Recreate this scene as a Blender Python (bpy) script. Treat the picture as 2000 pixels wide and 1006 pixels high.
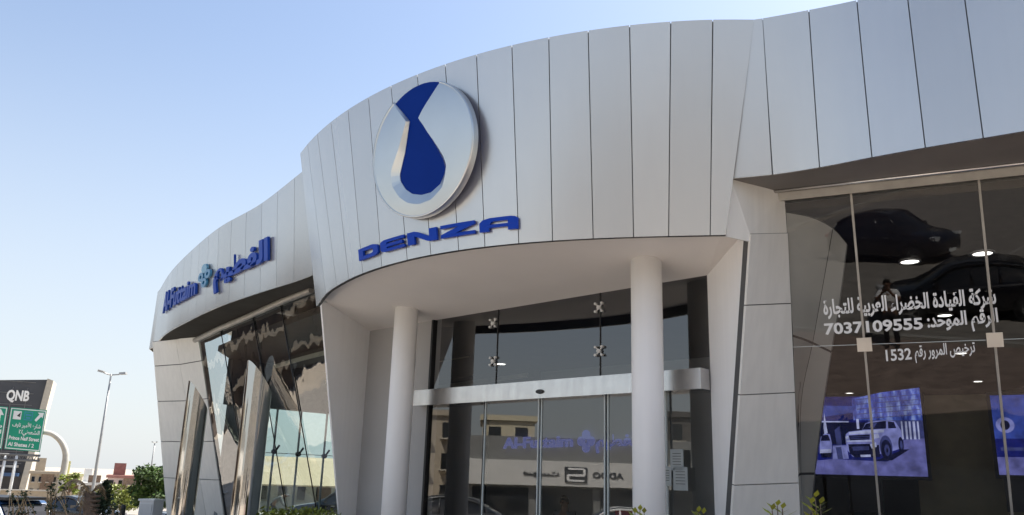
import bpy, bmesh, math, random
from mathutils import Vector, Matrix
random.seed(7)
R_ = math.radians
for o in list(bpy.data.objects):
    bpy.data.objects.remove(o, do_unlink=True)
sc = bpy.context.scene
COL = sc.collection

# ------------------------------------------------------------------ camera
FPX, PITCH, ROLL, EYE = 1600.0, R_(15.2), R_(1.8), 1.6
Fv = Vector((0, math.cos(PITCH), math.sin(PITCH)))
U0 = Vector((0, -math.sin(PITCH), math.cos(PITCH)))
Rv = math.cos(ROLL) * Vector((1, 0, 0)) + math.sin(ROLL) * U0
Uv = -math.sin(ROLL) * Vector((1, 0, 0)) + math.cos(ROLL) * U0
EYEP = Vector((0, 0, EYE))
cam = bpy.data.cameras.new('camera')
camo = bpy.data.objects.new('camera', cam); COL.objects.link(camo)
cam.sensor_width = 36.0
cam.lens = 36.0 * FPX / 2000.0
cam.clip_start, cam.clip_end = 0.02, 3000
M = Matrix((Rv, Uv, -Fv)).transposed().to_4x4(); M.translation = EYEP
camo.matrix_world = M
sc.camera = camo

# ------------------------------------------------------------------ light
SUN_EL, SUN_AZ = R_(54), R_(52)          # azimuth measured from +Y towards +X
w = bpy.data.worlds.new('World'); sc.world = w; w.use_nodes = True
nt = w.node_tree; nt.nodes.clear()
sky = nt.nodes.new('ShaderNodeTexSky'); sky.sky_type = 'NISHITA'
sky.sun_disc = False; sky.sun_elevation = SUN_EL; sky.sun_rotation = SUN_AZ
sky.altitude = 0; sky.air_density = 1.0; sky.dust_density = 1.2; sky.ozone_density = 1.2
bg = nt.nodes.new('ShaderNodeBackground'); bg.inputs['Strength'].default_value = 0.0915
out = nt.nodes.new('ShaderNodeOutputWorld')
# pale desert haze thickening towards the horizon
tcw = nt.nodes.new('ShaderNodeTexCoord'); sx = nt.nodes.new('ShaderNodeSeparateXYZ'); nt.links.new(tcw.outputs['Generated'], sx.inputs[0])
hz = nt.nodes.new('ShaderNodeMapRange'); hz.interpolation_type = 'SMOOTHSTEP'
hz.inputs[1].default_value = -.02; hz.inputs[2].default_value = .55; hz.inputs[3].default_value = .86; hz.inputs[4].default_value = .10
nt.links.new(sx.outputs[2], hz.inputs[0])
hm = nt.nodes.new('ShaderNodeMix'); hm.data_type = 'RGBA'; hm.inputs[7].default_value = (3.85, 4.05, 4.20, 1)
nt.links.new(hz.outputs[0], hm.inputs[0]); nt.links.new(sky.outputs[0], hm.inputs[6])
nt.links.new(hm.outputs[2], bg.inputs[0]); nt.links.new(bg.outputs[0], out.inputs[0])
sl = bpy.data.lights.new('sun', 'SUN'); sl.energy = 5.0; sl.angle = R_(0.5); sl.color = (1, .95, .87)
so = bpy.data.objects.new('sun', sl); COL.objects.link(so)
sdir = Vector((math.sin(SUN_AZ) * math.cos(SUN_EL), math.cos(SUN_AZ) * math.cos(SUN_EL), math.sin(SUN_EL)))
so.rotation_euler = sdir.to_track_quat('Z', 'Y').to_euler()
so.location = sdir * 60
vs = sc.view_settings
vs.view_transform = 'Standard'; vs.look = 'None'; vs.exposure = 1.25; vs.gamma = 1.0
sc.cycles.max_bounces = 10; sc.cycles.transparent_max_bounces = 24
sc.cycles.glossy_bounces = 5

# ------------------------------------------------------------------ helpers
def ray(u, v):
    return (Fv + Rv * ((u - 1000) / FPX) + Uv * ((503 - v) / FPX)).normalized()
def atz(u, v, z):
    d = ray(u, v); return EYEP + d * ((z - EYE) / d.z)
def atd(u, v, D):
    d = ray(u, v); return EYEP + d * (D / math.hypot(d.x, d.y))
def hit(u, v, P0, n):
    d = ray(u, v); return EYEP + d * (((P0 - EYEP).dot(n)) / d.dot(n))
def V(*a): return Vector(a)

def tag(o, label=None, cat=None, group=None, kind=None):
    if label: o['label'] = label
    if cat: o['category'] = cat
    if group: o['group'] = group
    if kind: o['kind'] = kind
    return o
def thing(name, label, cat, loc=(0, 0, 0), rz=0, group=None):
    o = bpy.data.objects.new(name, None); COL.objects.link(o)
    o.location = loc; o.rotation_euler = (0, 0, rz); o.empty_display_size = .3
    return tag(o, label, cat, group)
def copy_tree(o, parent=None):
    c = o.copy(); COL.objects.link(c)
    if parent: c.parent = parent
    for ch in o.children: copy_tree(ch, c)
    return c

class MB:
    def __init__(s): s.v, s.f, s.sm = [], [], []
    def vert(s, p): s.v.append(tuple(p)); return len(s.v) - 1
    def face(s, pts, smooth=False):
        i = [s.vert(p) for p in pts]; s.f.append(i); s.sm.append(smooth)
    def grid(s, rows, smooth=True, flip=False):
        n = len(rows[0]); b = len(s.v)
        for r in rows:
            for p in r: s.v.append(tuple(p))
        for j in range(len(rows) - 1):
            for i in range(n - 1):
                q = [b + j * n + i, b + j * n + i + 1, b + (j + 1) * n + i + 1, b + (j + 1) * n + i]
                s.f.append(q[::-1] if flip else q); s.sm.append(smooth)
    def box(s, c, size, rz=0, ax=None):
        c = Vector(c); hx, hy, hz = [a / 2 for a in size]
        if ax is None:
            ca, sa = math.cos(rz), math.sin(rz)
            ex, ey, ez = V(ca, sa, 0), V(-sa, ca, 0), V(0, 0, 1)
        else: ex, ey, ez = ax
        b = len(s.v)
        for z in (-1, 1):
            for y in (-1, 1):
                for x in (-1, 1): s.v.append(tuple(c + ex * (x * hx) + ey * (y * hy) + ez * (z * hz)))
        for q in ((0, 2, 3, 1), (4, 5, 7, 6), (0, 1, 5, 4), (2, 6, 7, 3), (0, 4, 6, 2), (1, 3, 7, 5)):
            s.f.append([b + k for k in q]); s.sm.append(False)
    def prism(s, bot, top, smooth=False):
        n = len(bot); b = len(s.v)
        for p in list(bot) + list(top): s.v.append(tuple(p))
        s.f.append([b + n - 1 - i for i in range(n)]); s.sm.append(False)
        s.f.append([b + n + i for i in range(n)]); s.sm.append(False)
        for i in range(n):
            j = (i + 1) % n
            s.f.append([b + i, b + j, b + n + j, b + n + i]); s.sm.append(smooth)
    def slab(s, quad, th):
        q = [Vector(p) for p in quad]
        n = (q[1] - q[0]).cross(q[3] - q[0]).normalized()
        s.prism([p - n * th for p in q], q)
    def tube(s, pts, rad, n=10, cap=True):
        pts = [Vector(p) for p in pts]
        if not isinstance(rad, (list, tuple)): rad = [rad] * len(pts)
        rows = []; up = None
        for i, p in enumerate(pts):
            t = (pts[min(i + 1, len(pts) - 1)] - pts[max(i - 1, 0)]).normalized()
            if up is None: up = V(0, 0, 1) if abs(t.z) < .9 else V(1, 0, 0)
            a = t.cross(up)
            if a.length < 1e-5: a = t.orthogonal()
            a.normalize(); b_ = a.cross(t).normalized(); up = b_
            rows.append([p + (a * math.cos(2 * math.pi * k / n) + b_ * math.sin(2 * math.pi * k / n)) * rad[i] for k in range(n)])
        b = len(s.v)
        for r in rows:
            for p in r: s.v.append(tuple(p))
        for j in range(len(rows) - 1):
            for k in range(n):
                k2 = (k + 1) % n
                s.f.append([b + j * n + k, b + j * n + k2, b + (j + 1) * n + k2, b + (j + 1) * n + k]); s.sm.append(True)
        if cap:
            s.f.append([b + n - 1 - k for k in range(n)]); s.sm.append(False)
            e = b + (len(rows) - 1) * n
            s.f.append([e + k for k in range(n)]); s.sm.append(False)
    def build(s, name, mat, parent=None, local=None, fix=True):
        me = bpy.data.meshes.new(name)
        vs_ = s.v
        if local is not None:
            L = Vector(local); vs_ = [tuple(Vector(p) - L) for p in s.v]
        me.from_pydata(vs_, [], s.f)
        me.polygons.foreach_set('use_smooth', s.sm)
        if fix:
            bm = bmesh.new(); bm.from_mesh(me); bmesh.ops.recalc_face_normals(bm, faces=bm.faces); bm.to_mesh(me); bm.free()
        me.update()
        if mat: me.materials.append(mat)
        o = bpy.data.objects.new(name, me); COL.objects.link(o)
        if parent: o.parent = parent
        elif local is not None: o.location = local
        return o

# ------------------------------------------------------------------ materials
def newmat(name):
    m = bpy.data.materials.new(name); m.use_nodes = True
    t = m.node_tree; t.nodes.clear()
    o = t.nodes.new('ShaderNodeOutputMaterial')
    return m, t, o
def lk(t, a, b): t.links.new(a, b)
def pmat(name, col, rough=.5, metal=0.0, var=.12, scale=3.0, bump=0.0, bscale=40.0, spec=.5, island=0.0, coat=0.0, streak=0.0):
    m, t, o = newmat(name)
    p = t.nodes.new('ShaderNodeBsdfPrincipled'); lk(t, p.outputs[0], o.inputs[0])
    p.inputs['Roughness'].default_value = rough; p.inputs['Metallic'].default_value = metal
    p.inputs['Specular IOR Level'].default_value = spec
    if coat: p.inputs['Coat Weight'].default_value = coat; p.inputs['Coat Roughness'].default_value = .06
    tc = t.nodes.new('ShaderNodeTexCoord')
    nz = t.nodes.new('ShaderNodeTexNoise'); nz.inputs['Scale'].default_value = scale; nz.inputs['Detail'].default_value = 6
    lk(t, tc.outputs['Object'], nz.inputs['Vector'])
    mr = t.nodes.new('ShaderNodeMapRange'); mr.inputs[1].default_value = .3; mr.inputs[2].default_value = .7
    mr.inputs[3].default_value = 1 - var; mr.inputs[4].default_value = 1 + var
    lk(t, nz.outputs[0], mr.inputs[0]); val = mr.outputs[0]
    def mul(a, b):
        q = t.nodes.new('ShaderNodeMath'); q.operation = 'MULTIPLY'; lk(t, a, q.inputs[0]); lk(t, b, q.inputs[1]); return q.outputs[0]
    if island:
        g = t.nodes.new('ShaderNodeNewGeometry')
        r = t.nodes.new('ShaderNodeMapRange'); r.inputs[3].default_value = 1 - island; r.inputs[4].default_value = 1 + island
        lk(t, g.outputs['Random Per Island'], r.inputs[0]); val = mul(val, r.outputs[0])
    if streak:
        mp = t.nodes.new('ShaderNodeMapping'); mp.inputs['Scale'].default_value = (9, 9, .35)
        n2 = t.nodes.new('ShaderNodeTexNoise'); n2.inputs['Scale'].default_value = 1.2; n2.inputs['Detail'].default_value = 4
        lk(t, tc.outputs['Object'], mp.inputs[0]); lk(t, mp.outputs[0], n2.inputs['Vector'])
        r = t.nodes.new('ShaderNodeMapRange'); r.inputs[1].default_value = .35; r.inputs[2].default_value = .7
        r.inputs[3].default_value = 1 + streak * .3; r.inputs[4].default_value = 1 - streak
        lk(t, n2.outputs[0], r.inputs[0]); val = mul(val, r.outputs[0])
    mx = t.nodes.new('ShaderNodeVectorMath'); mx.operation = 'SCALE'; mx.inputs[0].default_value = col[:3]
    lk(t, val, mx.inputs['Scale']); lk(t, mx.outputs[0], p.inputs['Base Color'])
    if bump:
        nb = t.nodes.new('ShaderNodeTexNoise'); nb.inputs['Scale'].default_value = bscale; nb.inputs['Detail'].default_value = 4
        lk(t, tc.outputs['Object'], nb.inputs['Vector'])
        b = t.nodes.new('ShaderNodeBump'); b.inputs['Strength'].default_value = bump; b.inputs['Distance'].default_value = .02
        lk(t, nb.outputs[0], b.inputs['Height']); lk(t, b.outputs[0], p.inputs['Normal'])
    return m
def emat(name, col, st, vary=0.0):
    m, t, o = newmat(name)
    e = t.nodes.new('ShaderNodeEmission'); e.inputs[0].default_value = (*col, 1); e.inputs[1].default_value = st
    if vary:
        tc = t.nodes.new('ShaderNodeTexCoord'); nz = t.nodes.new('ShaderNodeTexNoise'); nz.inputs['Scale'].default_value = 6; nz.inputs['Detail'].default_value = 6
        mr = t.nodes.new('ShaderNodeMapRange'); mr.inputs[1].default_value = .3; mr.inputs[2].default_value = .7; mr.inputs[3].default_value = st * (1 - vary); mr.inputs[4].default_value = st * (1 + vary)
        lk(t, tc.outputs['Object'], nz.inputs['Vector']); lk(t, nz.outputs[0], mr.inputs[0]); lk(t, mr.outputs[0], e.inputs[1])
    lk(t, e.outputs[0], o.inputs[0]); return m
def glassmat(name, tint, refl, wav=0.0, wscale=1.0, ior=1.5, rtint=(1, 1, 1)):
    m, t, o = newmat(name)
    tr = t.nodes.new('ShaderNodeBsdfTransparent'); tr.inputs[0].default_value = (*tint, 1)
    gl = t.nodes.new('ShaderNodeBsdfAnisotropic' if False else 'ShaderNodeBsdfGlossy'); gl.inputs['Roughness'].default_value = 0.0
    gl.inputs[0].default_value = (*rtint, 1)
    # Schlick reflectance, the same from both sides of the pane
    r0 = min(.9, ((ior - 1) / (ior + 1)) ** 2 + refl)
    fr = t.nodes.new('ShaderNodeLayerWeight'); fr.inputs[0].default_value = .5
    pw = t.nodes.new('ShaderNodeMath'); pw.operation = 'POWER'; pw.inputs[1].default_value = 5; lk(t, fr.outputs['Facing'], pw.inputs[0])
    ad = t.nodes.new('ShaderNodeMath'); ad.operation = 'MULTIPLY_ADD'; ad.use_clamp = True; ad.inputs[1].default_value = 1 - r0; ad.inputs[2].default_value = r0
    lk(t, pw.outputs[0], ad.inputs[0])
    mx = t.nodes.new('ShaderNodeMixShader'); lk(t, ad.outputs[0], mx.inputs[0]); lk(t, tr.outputs[0], mx.inputs[1]); lk(t, gl.outputs[0], mx.inputs[2])
    lk(t, mx.outputs[0], o.inputs[0])
    if wav:
        tc = t.nodes.new('ShaderNodeTexCoord')
        nb = t.nodes.new('ShaderNodeTexNoise'); nb.inputs['Scale'].default_value = wscale; nb.inputs['Detail'].default_value = 2
        lk(t, tc.outputs['Object'], nb.inputs['Vector'])
        b = t.nodes.new('ShaderNodeBump'); b.inputs['Strength'].default_value = wav; b.inputs['Distance'].default_value = .1
        lk(t, nb.outputs[0], b.inputs['Height']); lk(t, b.outputs[0], gl.inputs['Normal'])
    return m

m_panel = pmat('silver_panel', (.57, .585, .595), rough=.27, metal=.70, var=.02, scale=.8, island=.045, streak=.012, bump=.03, bscale=.9)
m_panel2 = pmat('silver_panel_leg', (.80, .79, .74), rough=.45, metal=.1, var=.03, scale=1.2, island=.04, streak=.05)
m_pier = pmat('pier_panel', (.74, .74, .68), rough=.5, metal=.1, var=.04, scale=1.2)
m_seam = pmat('seam_backing', (.09, .09, .09), rough=.8)
m_white = pmat('white_plaster', (.88, .87, .85), rough=.7, var=.03, scale=1.0, bump=.05, bscale=60, streak=.025)
m_soffit = pmat('soffit_white', (.84, .79, .73), rough=.65, var=.03, scale=.8)
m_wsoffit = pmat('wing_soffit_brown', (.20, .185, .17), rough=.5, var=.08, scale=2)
m_black = pmat('black_metal', (.012, .012, .013), rough=.45)
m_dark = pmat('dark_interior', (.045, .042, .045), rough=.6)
m_steel = pmat('brushed_steel', (.62, .61, .60), rough=.24, metal=1.0, var=.06, scale=5, streak=.1)
m_chrome = pmat('polished_steel', (.50, .48, .45), rough=.06, metal=1.0, var=.03, scale=3, bump=.05, bscale=3)
m_rail = pmat('beige_rail', (.36, .34, .30), rough=.4, metal=.3, var=.15, scale=4)
m_plate = pmat('clamp_plate', (.62, .58, .50), rough=.38, metal=.5)
m_blue2 = pmat('blue_letter_face', (.004, .045, .38), rough=.4, var=.03, spec=.15)
m_blue = pmat('blue_acrylic', (.0, .022, .20), rough=.4, var=.03, spec=.08)
m_bluesign = pmat('blue_letter', (.012, .060, .38), rough=.4, var=.05, spec=.2)
m_lit = emat('lit_blue_letter', (.05, .075, .34), .3)
m_teal = pmat('teal_letter', (.05, .22, .42), rough=.3, var=.05)
m_silver = pmat('silver_emblem', (.58, .60, .60), rough=.30, metal=.95, var=.03, scale=2)
m_letter = pmat('white_vinyl', (.80, .80, .78), rough=.6, var=.02)
m_glass = glassmat('door_glass', (.70, .72, .72), .09, wav=.006, wscale=.8, ior=1.42)
m_glassR = glassmat('tinted_glass', (.56, .56, .56), .0, wav=.006, wscale=.6, ior=1.46)
m_glassL = glassmat('green_wavy_glass', (.77, .84, .83), .15, wav=.20, wscale=.9, ior=1.5)
m_glassF = glassmat('far_green_glass', (.78, .92, .90), .03)
m_edge = pmat('glass_edge', (.50, .55, .54), rough=.25, var=.05)
m_iwall = pmat('interior_wall', (.55, .56, .57), rough=.7, var=.06, scale=.7)
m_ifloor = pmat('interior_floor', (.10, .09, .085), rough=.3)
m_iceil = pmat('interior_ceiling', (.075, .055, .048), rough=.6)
m_cove = pmat('cove_band', (.62, .56, .47), rough=.6)
m_lamp = emat('downlight_glow', (1, .97, .90), 2.6)
m_paver = pmat('paving', (.50, .43, .36), rough=.85, var=.18, scale=1.5, bump=.15, bscale=8)
m_asph = pmat('asphalt', (.27, .245, .215), rough=.9, var=.2, scale=2, bump=.2, bscale=30)
m_kerb = pmat('kerb_stone', (.42, .40, .36), rough=.8, var=.12)
m_yellow = pmat('yellow_kerb', (.45, .30, .05), rough=.7)
m_sand = pmat('sandy_ground', (.36, .31, .25), rough=.95, var=.15, scale=.3, bump=.2, bscale=3)
m_green = pmat('sign_green', (.0, .28, .165), rough=.4, var=.05)
m_signw = pmat('sign_white', (.75, .77, .76), rough=.5, var=.03)
m_galv = pmat('galvanised_steel', (.36, .36, .35), rough=.45, metal=.5, var=.1)
m_pole = pmat('beige_pole', (.42, .40, .35), rough=.5)
m_leaf = pmat('leaf_green', (.045, .085, .015), rough=.6, var=.5, scale=1.2, island=.45)
m_leafy = pmat('leaf_yellow_green', (.17, .20, .025), rough=.6, var=.35, scale=2, island=.4)
m_tip = pmat('leaf_tip_yellow', (.36, .38, .05), rough=.6, var=.25, scale=4, island=.3)
m_leafd = pmat('leaf_dark', (.035, .055, .022), rough=.7, var=.4, scale=2, island=.4)
m_bark = pmat('bark', (.20, .14, .10), rough=.9, var=.3, scale=8, bump=.6, bscale=25)
m_dry = pmat('dry_frond', (.34, .25, .15), rough=.9, var=.3, scale=6, island=.3)
m_skin = pmat('skin', (.22, .12, .075), rough=.55, var=.05)
m_hair = pmat('hair', (.012, .010, .009), rough=.6)
m_shirtw = pmat('white_cotton', (.86, .86, .86), rough=.85, var=.05)
m_trous = pmat('dark_trousers', (.02, .02, .026), rough=.8)
m_greyc = pmat('grey_cloth', (.14, .14, .14), rough=.85)
m_tyre = pmat('rubber', (.018, .018, .018), rough=.8)
m_cblack = pmat('black_car_paint', (.008, .009, .013), rough=.22, coat=.6, var=.05)
m_cgrey = pmat('grey_car_paint', (.05, .052, .056), rough=.3, coat=.5, var=.05)
m_cwhite = pmat('white_car_paint', (.72, .72, .71), rough=.3, coat=.5, var=.03)
m_cblue = pmat('blue_van_paint', (.035, .085, .19), rough=.35, coat=.4, var=.08)
m_cwin = pmat('car_window', (.012, .014, .016), rough=.05, spec=.8)
m_lens = pmat('lamp_lens', (.55, .56, .57), rough=.1, spec=.8)
m_red = pmat('red_plastic', (.35, .02, .03), rough=.4)
m_paper = pmat('paper', (.40, .43, .42), rough=.8, var=.06, scale=12)

# ------------------------------------------------------------------ text
FORMS = {}
def _f(ch, base, n):
    FORMS[ch] = [base + k for k in range(n)]
for ch, b_, n_ in [('ء', 0xFE80, 1), ('أ', 0xFE83, 2), ('إ', 0xFE87, 2), ('ئ', 0xFE89, 4), ('ا', 0xFE8D, 2), ('ب', 0xFE8F, 4), ('ة', 0xFE93, 2),
                   ('ت', 0xFE95, 4), ('ث', 0xFE99, 4), ('ج', 0xFE9D, 4), ('ح', 0xFEA1, 4), ('خ', 0xFEA5, 4), ('د', 0xFEA9, 2), ('ذ', 0xFEAB, 2),
                   ('ر', 0xFEAD, 2), ('ز', 0xFEAF, 2), ('س', 0xFEB1, 4), ('ش', 0xFEB5, 4), ('ص', 0xFEB9, 4), ('ض', 0xFEBD, 4), ('ط', 0xFEC1, 4),
                   ('ظ', 0xFEC5, 4), ('ع', 0xFEC9, 4), ('غ', 0xFECD, 4), ('ف', 0xFED1, 4), ('ق', 0xFED5, 4), ('ك', 0xFED9, 4), ('ل', 0xFEDD, 4),
                   ('م', 0xFEE1, 4), ('ن', 0xFEE5, 4), ('ه', 0xFEE9, 4), ('و', 0xFEED, 2), ('ى', 0xFEEF, 2), ('ي', 0xFEF1, 4)]:
    _f(ch, b_, n_)
def shape(word):
    """Arabic letters -> presentation forms in left-to-right visual order."""
    res = []; i = 0
    while i < len(word):
        c = word[i]
        if c not in FORMS: res.append(c); i += 1; continue
        prev = i > 0 and word[i - 1] in FORMS and len(FORMS[word[i - 1]]) == 4
        if c == 'ل' and i + 1 < len(word) and word[i + 1] in 'اأ':
            base = 0xFEFB if word[i + 1] == 'ا' else 0xFEF7
            res.append(chr(base + (1 if prev else 0))); i += 2; continue
        f = FORMS[c]
        nxt = len(f) == 4 and i + 1 < len(word) and word[i + 1] in FORMS and word[i + 1] != 'ء'
        k = (3 if nxt else 1) if prev else (2 if nxt else 0)
        res.append(chr(f[min(k, len(f) - 1)])); i += 1
    return ''.join(res[::-1])
def text_mesh(body, depth=.02, bold=.0, spacing=1.0):
    """flat text -> mesh data normalised to x 0..w with cap height about 0.72"""
    c = bpy.data.curves.new('t', 'FONT'); c.body = body; c.extrude = depth / 2; c.offset = bold; c.space_character = spacing
    c.resolution_u = 3
    o = bpy.data.objects.new('t', c); COL.objects.link(o)
    dg = bpy.context.evaluated_depsgraph_get()
    me = bpy.data.meshes.new_from_object(o.evaluated_get(dg))
    bpy.data.objects.remove(o, do_unlink=True); bpy.data.curves.remove(c)
    return me
def place_text(name, body, mat, parent, fn, size=None, depth=.02, bold=.0, spacing=1.0):
    """fn(x01, y, z) -> point; x01 runs 0..1 over the text, y in font units, z depth"""
    me = text_mesh(body, depth, bold, spacing)
    xs = [v.co.x for v in me.vertices]; x0, x1 = min(xs), max(xs)
    for v in me.vertices:
        v.co = fn((v.co.x - x0) / (x1 - x0), v.co.y, v.co.z)
    me.materials.clear(); me.materials.append(mat); me.name = name
    o = bpy.data.objects.new(name, me); COL.objects.link(o)
    if parent: o.parent = parent
    return o

# ================================================================== GROUND
def flat(name, pts, z, mat, kind='structure'):
    m = MB(); m.face([(x, y, z) for x, y in pts]); return tag(m.build(name, mat), kind=kind)
g = MB()                                   # one sheet that falls to the street on the left
ST = -1.2
xs = [-1500, -200, -70, -34, -17, -13.5, 12, 60, 200, 1500]; ys = [-1500, -200, -60, -20, 0, 20, 34, 44, 60, 200, 1500]
def gz(x, y):
    a = min(1, max(0, (-13.5 - x) / 3.5)); b = min(1, max(0, (y - 34) / 10))
    return ST * max(a, b)
g.grid([[(x, y, gz(x, y) - .01) for x in xs] for y in ys], smooth=False)
tag(g.build('ground', m_sand), kind='structure')
flat('pavement', [(-13, -1.2), (20, -1.2), (20, 36), (-13, 36)], .0, m_paver)
flat('parking_lot', [(-13, -30), (30, -30), (30, -1.4), (-13, -1.4)], -.004, m_asph)
flat('road', [(-34, -120), (-18, -120), (-18, 200), (-34, 200)], ST + .004, m_asph)
flat('brick_paving', [(-3.5, -1.19), (12, -1.19), (12, 4.2), (-.5, 6.4), (-3.5, 5)], .004, pmat('red_brick_paving', (.32, .24, .20), rough=.9, var=.25, scale=2.5, bump=.15, bscale=10))
k = MB(); k.box((-.5, -1.3, .03), (25, .2, .14)); tag(k.build('kerb', m_kerb), kind='structure')
k = MB(); k.box((-17.8, 40, ST + .07), (.25, 320, .15)); tag(k.build('kerb', m_kerb), kind='structure')
k = MB()
for i in range(7):
    k.box((-10 + i * 2.9, -13.2, .001), (.12, 5, .004))
tag(k.build('painted_bay_lines', m_kerb), kind='structure')
k = MB(); k.box((6.5, -1.8, .06), (9, .25, .16), rz=.5); tag(k.build('yellow_kerb', m_yellow), kind='structure')

# ================================================================== SHOWROOM
bld = thing('car_showroom', 'large silver clad car showroom with curved fascias, glass fronts and two white entrance columns', 'showroom', (0, 16, 0))
def B(mb, name, mat, parent=None, **kw):
    o = mb.build(name, mat, parent or bld, **kw)
    if parent is None: o.matrix_parent_inverse = Matrix.Translation((0, -16, 0))
    return o

DT = [(-3.8176, 13.706), (-3.5847, 13.2681), (-3.3116, 12.8061), (-2.9816, 12.3107), (-2.6165, 11.8289), (-2.2232, 11.3746), (-1.8295, 10.9758), (-1.4062, 10.6004), (-.9891, 10.2773), (-.5466, 9.9795), (-.0739, 9.7075), (.3989, 9.479), (.8851, 9.2865), (1.385, 9.1312), (1.8751, 9.0197), (2.3727, 8.9475), (2.8786, 8.9165)]
DB = [(-3.4387, 14.4023), (-3.0407, 13.3294), (-2.7406, 12.723), (-2.4612, 12.2463), (-2.18, 11.8332), (-1.8344, 11.401), (-1.4225, 10.9753), (-1.0718, 10.6761), (-.6843, 10.4013), (-.3369, 10.1966), (.0932, 9.9879), (.5089, 9.825), (.9983, 9.672), (1.4748, 9.554), (1.8837, 9.4704), (2.3624, 9.3848), (2.5437, 9.3535)]
ZT, ZR = 7.13, 4.5
def crom(P, s):
    n = len(P) - 1; i = int(min(max(math.floor(s), 0), n - 1)); f = s - i
    p1, p2 = Vector(P[i]), Vector(P[i + 1])
    p0 = Vector(P[i - 1]) if i > 0 else p1 * 2 - p2
    p3 = Vector(P[i + 2]) if i + 2 <= n else p2 * 2 - p1
    return .5 * ((2 * p1) + (-p0 + p2) * f + (2 * p0 - 5 * p1 + 4 * p2 - p3) * f * f + (-p0 + 3 * p1 - 3 * p2 + p3) * f ** 3)
DT3 = [(x, y, ZT) for x, y in DT]; DB3 = [(x, y, ZR) for x, y in DB]
def drum(s, t, off=0):
    a, b = crom(DB3, s), crom(DT3, s)
    p = a.lerp(b, t)
    if off:
        n = (crom(DB3, s + .05).lerp(crom(DT3, s + .05), t) - crom(DB3, s - .05).lerp(crom(DT3, s - .05), t)).cross(b - a).normalized()
        p = p + n * off          # outward
    return p
def cladding(fn, seams, t0=0, t1=1, nt_=8, ns=3, gap=.012, th=.035):
    """separate slabs with open joints; fn(s,t,off) outward off"""
    mb = MB()
    for a, b in zip(seams[:-1], seams[1:]):
        wdt = (fn(b, .5) - fn(a, .5)).length
        e = gap / wdt * (b - a) / 2
        sa, sb = a + e, b - e
        S_ = [sa + (sb - sa) * i / ns for i in range(ns + 1)]; T_ = [t0 + (t1 - t0) * j / nt_ for j in range(nt_ + 1)]
        mb.grid([[fn(s, t, th) for s in S_] for t in T_])
        mb.grid([[fn(sa, t, th) for t in T_], [fn(sa, t, 0) for t in T_]], smooth=False)
        mb.grid([[fn(sb, t, 0) for t in T_], [fn(sb, t, th) for t in T_]], smooth=False)
        mb.grid([[fn(s, t0, 0) for s in S_], [fn(s, t0, th) for s in S_]], smooth=False)
        mb.grid([[fn(s, t1, th) for s in S_], [fn(s, t1, -.12) for s in S_]], smooth=False)
    return mb
def backing(fn, s0, s1, n=40, t0=0.004, t1=.996):
    mb = MB(); mb.grid([[fn(s0 + (s1 - s0) * i / n, t, 0.002) for i in range(n + 1)] for t in (t0, .5, t1)]); return mb
B(cladding(drum, list(range(17))), 'curved_fascia', m_panel, fix=False)
B(backing(drum, 0, 16, 64), 'fascia_backing', m_seam, fix=False)

# --- right wing fascia
WT = [(2.8786, 8.9165), (2.976, 8.883), (3.465, 8.673), (3.945, 8.44), (4.403, 8.176), (4.87, 7.88), (5.33, 7.56), (5.8, 7.22), (6.28, 6.86), (6.8, 6.46), (7.4, 6.0)]
WB = [(2.625, 9.312), (3.078, 9.134), (3.539, 8.863), (3.998, 8.52), (4.44, 8.213), (4.9, 7.92), (5.36, 7.62), (5.82, 7.30), (6.3, 6.95), (6.82, 6.56), (7.42, 6.1)]
ZW = 5.2
WT3 = [(x, y, ZT) for x, y in WT]; WB3 = [(x, y, ZW) for x, y in WB]
def lin(P, s):
    n = len(P) - 1; i = int(min(max(math.floor(s), 0), n - 1)); return Vector(P[i]).lerp(Vector(P[i + 1]), s - i)
def wing(s, t, off=0):
    f = crom if s > 1 else lin
    a, b = f(WB3, s), f(WT3, s); p = a.lerp(b, t)
    if off:
        n = (f(WB3, min(s + .05, 10)).lerp(f(WT3, min(s + .05, 10)), t) - f(WB3, max(s - .05, 0)).lerp(f(WT3, max(s - .05, 0)), t)).cross(b - a).normalized()
        p = p + n * off
    return p
B(cladding(wing, list(range(11))), 'wing_fascia', m_panel, fix=False)
B(backing(wing, 0, 10, 40), 'fascia_backing', m_seam, fix=False)

# --- left wing fascia
LTp = [(589, 339), (510, 400), (432, 444), (376, 490), (337, 530), (316, 563), (311, 575)]
LBp = [(588, 547), (506, 573), (426, 601), (367, 629), (325, 653), (301, 678), (294, 683)]
LT3 = [atz(u, v, ZT) for u, v in LTp]; LB3 = [atz(u, v, 5.2 + .35 * i / 6) for i, (u, v) in enumerate(LBp)]
LT3 = [V(-3.30, 13.55, ZT)] + LT3 + [LT3[-1] + V(-.3, 1.8, 0), LT3[-1] + V(.4, 3.6, 0)]
LB3 = [V(-3.15, 14.1, 5.17)] + LB3 + [LB3[-1] + V(-.25, 1.7, .02), LB3[-1] + V(.5, 3.5, .04)]
def lwing(s, t, off=0):
    a, b = crom(LB3, s), crom(LT3, s); p = a.lerp(b, t)
    if off:
        n = (crom(LB3, s - .05).lerp(crom(LT3, s - .05), t) - crom(LB3, s + .05).lerp(crom(LT3, s + .05), t)).cross(b - a).normalized()
        p = p + n * off
    return p
seams = [0]; acc = 0; s = 0
while s < 9:
    d = (lwing(min(s + .02, 9), .4) - lwing(s, .4)).length; acc += d; s += .02
    if acc > .86: seams.append(s); acc = 0
if 9 - seams[-1] > .05: seams.append(9)
# flip direction so that slabs face outwards
B(cladding(lwing, seams), 'wing_fascia', m_panel, fix=False)
B(backing(lwing, 0, 9, 60), 'fascia_backing', m_seam, fix=False)

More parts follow.
